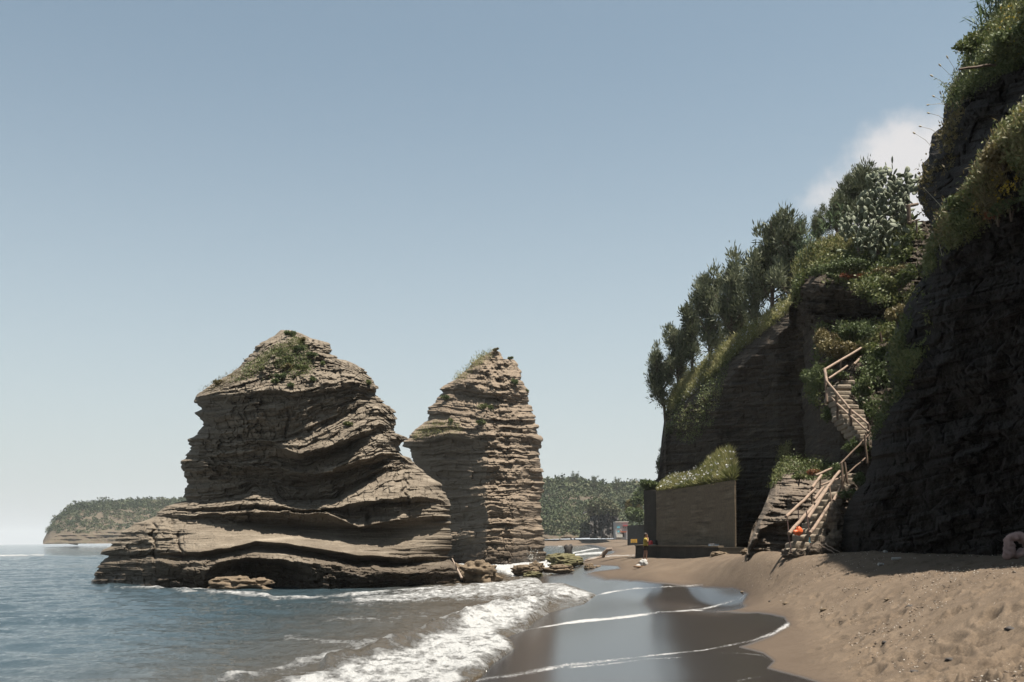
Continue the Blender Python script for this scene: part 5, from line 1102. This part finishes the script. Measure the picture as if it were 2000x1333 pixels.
# ---- the person
def skinned(name, verts, edges, mat, sub=2, root=0):
    me = bpy.data.meshes.new(name); me.from_pydata([v[0] for v in verts], edges, []); o = bpy.data.objects.new(name, me); col.objects.link(o); me.materials.append(mat)
    me.skin_vertices.new() if hasattr(me.skin_vertices, 'new') else None
    sm = o.modifiers.new('skin', 'SKIN'); sm.use_smooth_shade = True
    for i, v in enumerate(verts):
        r = v[1] if hasattr(v[1], '__len__') else (v[1], v[1]); me.skin_vertices[0].data[i].radius = r; me.skin_vertices[0].data[i].use_root = (i == root)
    ss = o.modifiers.new('sub', 'SUBSURF'); ss.levels = sub; ss.render_levels = sub
    dg = bpy.context.evaluated_depsgraph_get(); dg.update(); em = bpy.data.meshes.new_from_object(o.evaluated_get(dg)); em.materials.clear(); em.materials.append(mat)
    o.modifiers.clear(); o.data = em; em.polygons.foreach_set('use_smooth', [True] * len(em.polygons)); return o
pf = ground_hit(1261, 1095); Hh = 51.5 / F * pf.y; print('person', pf, Hh)
def P_(x, y, z): return (pf.x + x * Hh / 1.7, pf.y + y * Hh / 1.7, pf.z + z * Hh / 1.7)
# walking to the right, one hand raised to the face
bv = [(P_(0, 0, .95), .13), (P_(.0, 0, 1.12), (.115, .12)), (P_(.0, 0, 1.32), (.12, .15)), (P_(.01, 0, 1.44), (.07, .08)), (P_(.02, 0, 1.51), .05), (P_(.03, 0, 1.60), (.085, .08)), (P_(.035, 0, 1.68), (.078, .072)),
      (P_(-.0, -.17, 1.39), .055), (P_(.12, -.20, 1.17), .045), (P_(.16, -.10, 1.40), .033), (P_(.14, -.07, 1.46), .032),
      (P_(-.0, .17, 1.39), .055), (P_(-.05, .24, 1.13), .043), (P_(.06, .22, .92), .03), (P_(.09, .21, .86), .028),
      (P_(.01, -.09, .88), .085), (P_(.05, -.09, .50), .058), (P_(.02, -.09, .10), .036), (P_(.04, -.09, .04), .036), (P_(.17, -.09, .02), .028),
      (P_(-.01, .09, .88), .085), (P_(-.04, .09, .50), .058), (P_(-.13, .09, .12), .036), (P_(-.13, .09, .06), .036), (P_(-.01, .09, .03), .028)]
be = [(0, 1), (1, 2), (2, 3), (3, 4), (4, 5), (5, 6), (2, 7), (7, 8), (8, 9), (9, 10), (2, 11), (11, 12), (12, 13), (13, 14), (0, 15), (15, 16), (16, 17), (17, 18), (18, 19), (0, 20), (20, 21), (21, 22), (22, 23), (23, 24)]
def fingers(hi, d, side):
    base = Vector(bv[hi][0]); d = Vector(d).normalized(); side = Vector(side)
    for k, (o_, ln) in enumerate(((-.024, .062), (-.008, .07), (.008, .066), (.024, .052))):
        i0 = len(bv); bv.append((tuple(base + side * o_ + d * .045), .009)); bv.append((tuple(base + side * o_ * 1.1 + d * (.045 + ln * .55)), .008)); bv.append((tuple(base + side * o_ * 1.1 + d * (.045 + ln) + Vector((.01, 0, -.006))), .007))
        be.extend([(hi, i0), (i0, i0 + 1), (i0 + 1, i0 + 2)])
    i0 = len(bv); bv.append((tuple(base + side * -.035 + d * .015), .010)); bv.append((tuple(base + side * -.05 + d * .045), .009)); be.extend([(hi, i0), (i0, i0 + 1)])
fingers(10, (-.25, .1, 1), (.3, 1, 0)); fingers(14, (.25, 0, -1), (1, .2, 0))
pr_ = skinned('person', bv, be, M_skin); pr_['label'] = 'person in a loose yellow t-shirt, side-on, one hand raised to the face'; pr_['category'] = 'person'
hd = Vector(P_(.035, 0, 1.64))
nose = lump('face', hd + Vector((.035, 0, -.03)), (.062, .06, .085), M_skin, None, seed=71, amp=.05, sink=.5, nu=20, nv=14, parent=pr_)
mb = MB(); mb.tube([hd + Vector((.085, 0, .0)), hd + Vector((.118, 0, -.03)), hd + Vector((.09, 0, -.036))], [.008, .013, .01], 6); mb.build('nose', M_skin, pr_)
for s_ in (-1, 1):
    mb = MB(); mb.tube([hd + Vector((.086, s_ * .028, .004)), hd + Vector((.098, s_ * .028, .004))], [.011, .008], 8); mb.build('eye', M_hair, pr_)
    mb = MB(); mb.tube([hd + Vector((0, s_ * .078, -.03)), hd + Vector((-.008, s_ * .092, .0)), hd + Vector((0, s_ * .08, .025))], [.01, .018, .01], 6); mb.build('ear', M_skin, pr_)
mb = MB(); mb.tube([hd + Vector((.09, -.022, -.065)), hd + Vector((.097, 0, -.067)), hd + Vector((.09, .022, -.065))], [.004, .007, .004], 6); mb.build('mouth', M_redp, pr_)
lump('hair', hd + Vector((-.022, 0, .028)), (.098, .092, .095), M_hair, None, seed=72, amp=.22, sink=.5, nu=26, nv=16, parent=pr_, fr=4)
sh = skinned('shirt', [(P_(0, 0, .86), (.165, .20)), (P_(0, 0, 1.0), (.15, .19)), (P_(0, 0, 1.18), (.145, .19)), (P_(0, 0, 1.36), (.13, .17)), (P_(.0, 0, 1.45), (.07, .09)), (P_(0, -.19, 1.37), .085), (P_(.07, -.215, 1.22), .085), (P_(0, .19, 1.37), .085), (P_(-.03, .225, 1.22), .085)],
    [(0, 1), (1, 2), (2, 3), (3, 4), (3, 5), (5, 6), (3, 7), (7, 8)], M_shirt); sh.parent = pr_
so2 = skinned('shorts', [(P_(0, 0, .92), (.14, .17)), (P_(.01, -.09, .84), .10), (P_(.035, -.09, .62), .085), (P_(-.01, .09, .84), .10), (P_(-.03, .09, .62), .085)], [(0, 1), (1, 2), (0, 3), (3, 4)], M_short); so2.parent = pr_

# ================================================================== SHRUBS AND GRASS ON THE STACKS
G4 = 'small shrubs on the sea stack peaks'
def tuft(S, px, py, r_, n_, mat, lab, leaf=.10):
    p = surf_pt(S, px, py); bush('shrub', p + Vector((0, -.1, .06)), r_, n_, mat, leaf, lab, G4, 'shrub', lumps=5, stem=False)
for (px, py, r_, mt, lab) in [(562, 656, (.32, .3, .16), M_green, 'grassy green cap on the summit of the large stack'), (592, 668, (.18, .2, .12), M_dry, 'dry tuft just right of the large stack summit'),
    (585, 688, (.28, .2, .28), M_green, 'green shrub on the upper gully of the large stack'), (607, 697, (.22, .2, .16), M_green, 'bright green shrub right of the upper gully'), (548, 692, (.34, .2, .2), M_mix, 'greenish shrub patch left of the upper gully'),
    (568, 706, (.3, .2, .15), M_mix, 'low grey-green shrub in the middle of the peak slope'), (560, 722, (.26, .2, .16), M_dry, 'dry shrub in the middle of the peak slope'), (590, 724, (.34, .2, .2), M_mix, 'widest dusty green shrub on the right of the peak slope'),
    (552, 740, (.18, .2, .14), M_green, 'round dark green shrub low on the peak slope'), (538, 750, (.16, .15, .12), M_green, 'small round shrub near the lip, left one'), (571, 757, (.17, .15, .10), M_green, 'small yellow-green shrub near the lip, right one'),
    (513, 726, (.14, .14, .1), M_mix, 'tiny shrub on the left of the peak slope'), (612, 745, (.14, .14, .1), M_mix, 'tiny shrub on the right of the peak slope'), (424, 752, (.22, .2, .14), M_dry, 'dry shrub on the left shoulder of the large stack'), (632, 714, (.13, .12, .1), M_green, 'tiny green shrub at the right edge of the peak slope'),
    (720, 752, (.18, .2, .12), M_mix, 'tuft on the right brow of the large stack'), (682, 832, (.2, .2, .1), M_mix, 'small tuft on the bulging ledge of the large stack')]:
    tuft(S1, px, py, r_, 1300, mt, lab, .085)
for (px, py, r_, mt, lab) in [(872, 781, (.4, .3, .25), M_green, 'dark green shrub on the upper left ledge of the pale stack'), (945, 798, (.5, .3, .5), M_mix, 'shrub high in the middle of the pale stack'), (938, 830, (.45, .3, .25), M_mix, 'shrub in the middle of the pale stack, below the high one'),
    (880, 826, (.28, .25, .28), M_mix, 'feathery shrub above the grassy left ledge of the pale stack'), (1007, 750, (.3, .3, .35), M_green, 'small shrub on the right of the crumbly peak'), (968, 686, (.2, .2, .15), M_dry, 'dry tuft on the very top of the pale stack'), (995, 700, (.2, .2, .12), M_green, 'green tuft on the second tip of the pale stack'), (1030, 766, (.25, .2, .15), M_green, 'tuft on the right outline of the pale stack')]:
    tuft(S2, px, py, r_, 700, mt, lab, .12)
cover('grass', S2, [(805,850),(850,825),(900,830),(905,850),(850,852),(810,862)], 1700, M_grass, .17, .09, .9, 'dry grass on the left ledge of the pale stack', 'grass')
cover('grass', S2, [(880,745),(935,698),(965,690),(955,705),(900,748)], 900, M_grass, .25, .08, .9, 'dry grass along the upper left edge of the pale stack', 'grass')
cover('grass', S1, [(530,690),(575,655),(600,680),(615,730),(560,745),(480,745),(430,760),(470,725)], 11000, M_mix, .11, .13, .6, 'sparse dry grass on the peak slope of the large stack', 'grass', patch=1.4)
cover('grass', S1, [(385,772),(440,738),(470,722),(480,740),(430,768)], 900, M_dry, .10, .12, .8, 'dry grass on the left brow of the large stack', 'grass')

# ================================================================== FAR SHORES
def far_hill(name, xs, top, foot, Y0, Y1, bulge, mat, rows=80, sd_=0, cliffband=None):
    PX, T = np.meshgrid(xs, np.linspace(0, 1, rows)); PT = np.interp(PX, [a[0] for a in top], [a[1] for a in top]); PF = np.interp(PX, [a[0] for a in foot], [a[1] for a in foot])
    PY = PT + (PF - PT) * T; prof = np.where(T < .72, T / .72 * .85, .85 + .15 * (T - .72) / .28)
    D = Y1 + (Y0 - Y1) * prof; D = D - bulge * fbm(PX / 40, PY / 25, 0, 4, sd_) - bulge * .3 * strata(PY, PX, 4, sd_ + 3) * (T > .7)
    fr = at(PX, PY, D); back = fr[0][None] + np.array([0, 60., -4.]); full = np.concatenate([back, fr], 0)
    link(mesh_np(name, full, gquads(*full.shape[:2]), mat), None, kind='structure'); return (PX, PY, fr)
M_ochre = rock_mat('ochre sea cliff', (.03, .022, .016), (.085, .062, .044), (.17, .13, .095), wetline=False, scale=.16, bump=.8, soil=(.05, .055, .03))
topL = [(84,1056),(92,1040),(98,1028),(110,1012),(130,998),(150,988),(175,986),(200,984),(230,984),(260,982),(300,981),(340,976),(380,974),(430,974),(520,980)]
SL_ = far_hill('headland', np.linspace(84, 520, 300), topL, [(80, 1063.2), (520, 1059)], 640, 760, 10, M_ochre, sd_=611)
topR = [(1000,946),(1060,944),(1080,942),(1110,943),(1125,942),(1150,950),(1180,950),(1200,954),(1230,950),(1262,952),(1330,950)]
SR_ = far_hill('hillside', np.linspace(1000, 1330, 260), topR, [(1000, 1057), (1060, 1054), (1150, 1051), (1330, 1049)], 380, 520, 9, M_ochre, sd_=621)
def wood(S, poly, n, size, mat, name, label, seed, thr=-.2):
    p = pick(S, poly, n, size * .4); v = fbm(p[:, 0] / 9, p[:, 1] / 9, p[:, 2] / 9, 3, seed); p = p[v > thr]; cs = p; lv = Leaves()
    tone = .45 + .6 * fbm(cs[:, 0] / 14, cs[:, 1] / 30, cs[:, 2] / 10, 2, seed + 1)
    for c, t in zip(cs, tone):
        r_ = size * rng.uniform(.5, 1.5); k = 26; d = rng.normal(0, 1, (k, 3)); d /= np.linalg.norm(d, axis=1)[:, None]; d[:, 2] = np.abs(d[:, 2])
        lv.scatter(c + d * r_ * np.array([1, .7, .8]) * rng.uniform(.6, 1.05, (k, 1)), size * .5, size * .2, .3, r=t + rng.uniform(-.2, .2))
    lv.build(name, mat, None, kind='stuff', label=label, category='woodland')
wood(SL_, [(92,1042),(110,1010),(150,986),(260,980),(520,972),(520,1038),(300,1040),(230,1036),(160,1044)], 1700, 1.9, M_far, 'scrub_woodland', 'scrub and low trees covering the far left headland', 700)
wood(SL_, [(100,1022),(150,986),(260,981),(520,973),(520,985),(260,994),(150,1000)], 800, 2.6, M_far, 'scrub_woodland', 'darker trees along the top of the far left headland', 710, -.5)
wood(SR_, [(1000,945),(1330,945),(1330,1040),(1170,1046),(1070,1048),(1000,1050)], 2300, 1.9, M_far, 'scrub_woodland', 'thick scrub covering the hillside across the bay', 720, -.28)
wood(SR_, [(1000,940),(1330,945),(1330,968),(1150,966),(1000,958)], 800, 2.6, M_far, 'scrub_woodland', 'trees along the skyline of the hillside across the bay', 730, -.6)
# distinct far trees
for (px, py, Y, h, sp, lab) in [(1161, 956, 500, 6.5, 3.2, 'small open-crowned tree on the skyline across the bay'), (1123, 950, 500, 7, 4.5, 'rounded tree on the skyline right of the pale stack'), (1205, 960, 480, 6, 3.5, 'pointed tree on the skyline above the whitewashed hut')]:
    tree(V(px, py, Y), h, sp, (0, 0), lab, 26, 900 + int(px), 'skyline trees across the bay', .5, M_far)
# grey cliff bite across the bay
PX, T = np.meshgrid(np.linspace(1152, 1208, 70), np.linspace(0, 1, 60)); PT = np.interp(PX, [1152, 1160, 1185, 1200, 1208], [1000, 986, 988, 996, 1012]); PY = PT + (1052 - PT) * T
D = 352 - 4 * fbm(PX / 9, PY / 9, 0, 4, 640) - 2 * strata(PX, PY, 5, 641) + 10 * (1 - T) * .3; fr = at(PX, PY, D); full = np.concatenate([fr[0][None] + np.array([0, 40., 0]), fr], 0)
M_gcliff = rock_mat('grey far cliff', (.03, .028, .026), (.055, .05, .046), (.09, .082, .075), wetline=False, scale=.2)
link(mesh_np('sea_cliff', full, gquads(*full.shape[:2]), M_gcliff), None, label='small grey cliff face at the back of the bay left of the whitewashed hut', category='cliff')
SG = (PX, PY, fr)
wood(SG, [(1150,980),(1210,980),(1210,1004),(1150,1004)], 160, 1.7, M_far, 'overhanging_scrub', 'grey-green scrub hanging over the grey cliff across the bay', 740, -.6)
# bay beach strip
PX, T = np.meshgrid(np.linspace(1000, 1330, 60), np.linspace(0, 1, 8)); fr = at(PX, 1055.5 - (PX - 1060) * .02 - 4 * T, 330 + 60 * T); fr[..., 2] = np.maximum(-.4 + 2.4 * T, -.4)
link(mesh_np('far_beach', fr, gquads(8, 60), M_sand, {'wet': np.zeros(480), 'damp': np.zeros(480), 'foam': np.zeros(480)}), None, kind='structure')
# whitewashed hut with painted front
hY = 300; hut = empty('beach_hut', V(1215, 1052, hY), 'whitewashed beach hut with teal and red painted patches across the bay', 'hut')
def hb(nm, xa, xb, ya, yb, Y, dep, mt, par=hut):
    a, b_ = V(xa, ya, Y), V(xb, yb, Y); mb = MB(); mb.box(((a.x + b_.x) / 2, Y + dep / 2, (a.z + b_.z) / 2), abs(b_.x - a.x), dep, abs(a.z - b_.z)); o = mb.build(nm, mt); o.parent = par; o.matrix_parent_inverse = Matrix.Translation(-Vector(hut.location)) if par is hut else Matrix(); return o
hb('wall', 1202, 1227, 1020, 1054, hY, 6, M_whitewash); hb('roof', 1201.3, 1228, 1019, 1020.3, hY - .3, 6.6, M_cream)
hb('shutter', 1205, 1211, 1028, 1032, hY - .12, .1, M_teal); hb('shutter', 1206, 1210, 1037, 1040, hY - .12, .1, M_teal); hb('awning', 1217, 1227, 1026.6, 1027.8, hY - .9, .9, M_redp); hb('awning', 1212.5, 1224, 1038.6, 1039.8, hY - .9, .9, M_orange)
hb('window', 1216.5, 1218.5, 1029.5, 1032, hY - .1, .08, M_grey); hb('window', 1220.5, 1223, 1029.5, 1032, hY - .1, .08, M_grey); hb('door', 1215, 1219, 1041, 1049, hY - .1, .08, M_hair); hb('doorway', 1220, 1224, 1044, 1050, hY - .1, .08, M_grey); hb('window', 1210.6, 1212.2, 1036, 1039, hY - .1, .08, M_tan)
hb('terrace', 1204, 1216, 1044, 1050, hY - 1.6, 1.5, M_cream)
o = poly_wall('retaining_wall', [xyzz(1225, 1027, 1062, 210), xyzz(1262, 1025, 1064, 190)], 3, M_concrete2, None, label='dark low sea wall beyond the person, right of the whitewashed hut', category='wall')
bush('bush', V(1243, 1012, 196), (2.2, 1.5, 2.0), 3800, M_green, .5, 'light green bush with hanging leaves above the dark low sea wall'); bush('bush', V(1235, 1000, 205), (1.6, 1.4, 2.2), 2000, M_dry, .5, 'brown earthy bush above the dark low sea wall')
bush('bush', V(1248, 985, 205), (1.8, 1.4, 2.6), 3000, M_green, .5, 'tall reedy green bush at the left end of the main retaining wall')
mb = MB(); a = V(388, 983, 700); mb.box(a, 6, 5, 3.2); o = mb.build('far_house', M_whitewash, None, label='tiny white house on top of the far left headland', category='house')
mb = MB(); mb.box(a + Vector((0, 0, 1.9)), 6.8, 5.8, .5); mb.build('roof', M_tan, o)
# splash drops
lv = Leaves(); k = 90; c = np.array([list(V(1037, 1094, 84))]) + rng.normal(0, 1, (k, 3)) * np.array([.35, .3, .5]); c[:, 2] = np.abs(c[:, 2] - .4) + .4; lv.scatter(c, .09, .05, .6); lv.build('splash', M_white, None, kind='stuff', label='splash of white drops at the right foot of the pale stack', category='splash')

# ================================================================== AIR
hzb = MB(); hzb.box((0, 4500, 58), 19000, 9400, 132); o = hzb.build('haze', M_grey, None, kind='stuff', label='thin pale sea haze', category='haze')
m = bpy.data.materials.new('haze'); m.use_nodes = True; nn_ = m.node_tree.nodes; nn_.remove(nn_['Principled BSDF']); pv = nn_.new('ShaderNodeVolumePrincipled')
pv.inputs['Color'].default_value = (.85, .9, .95, 1); pv.inputs['Density'].default_value = .00012; pv.inputs['Anisotropy'].default_value = .2; m.node_tree.links.new(pv.outputs[0], nn_['Material Output'].inputs['Volume'])
o.data.materials.clear(); o.data.materials.append(m)
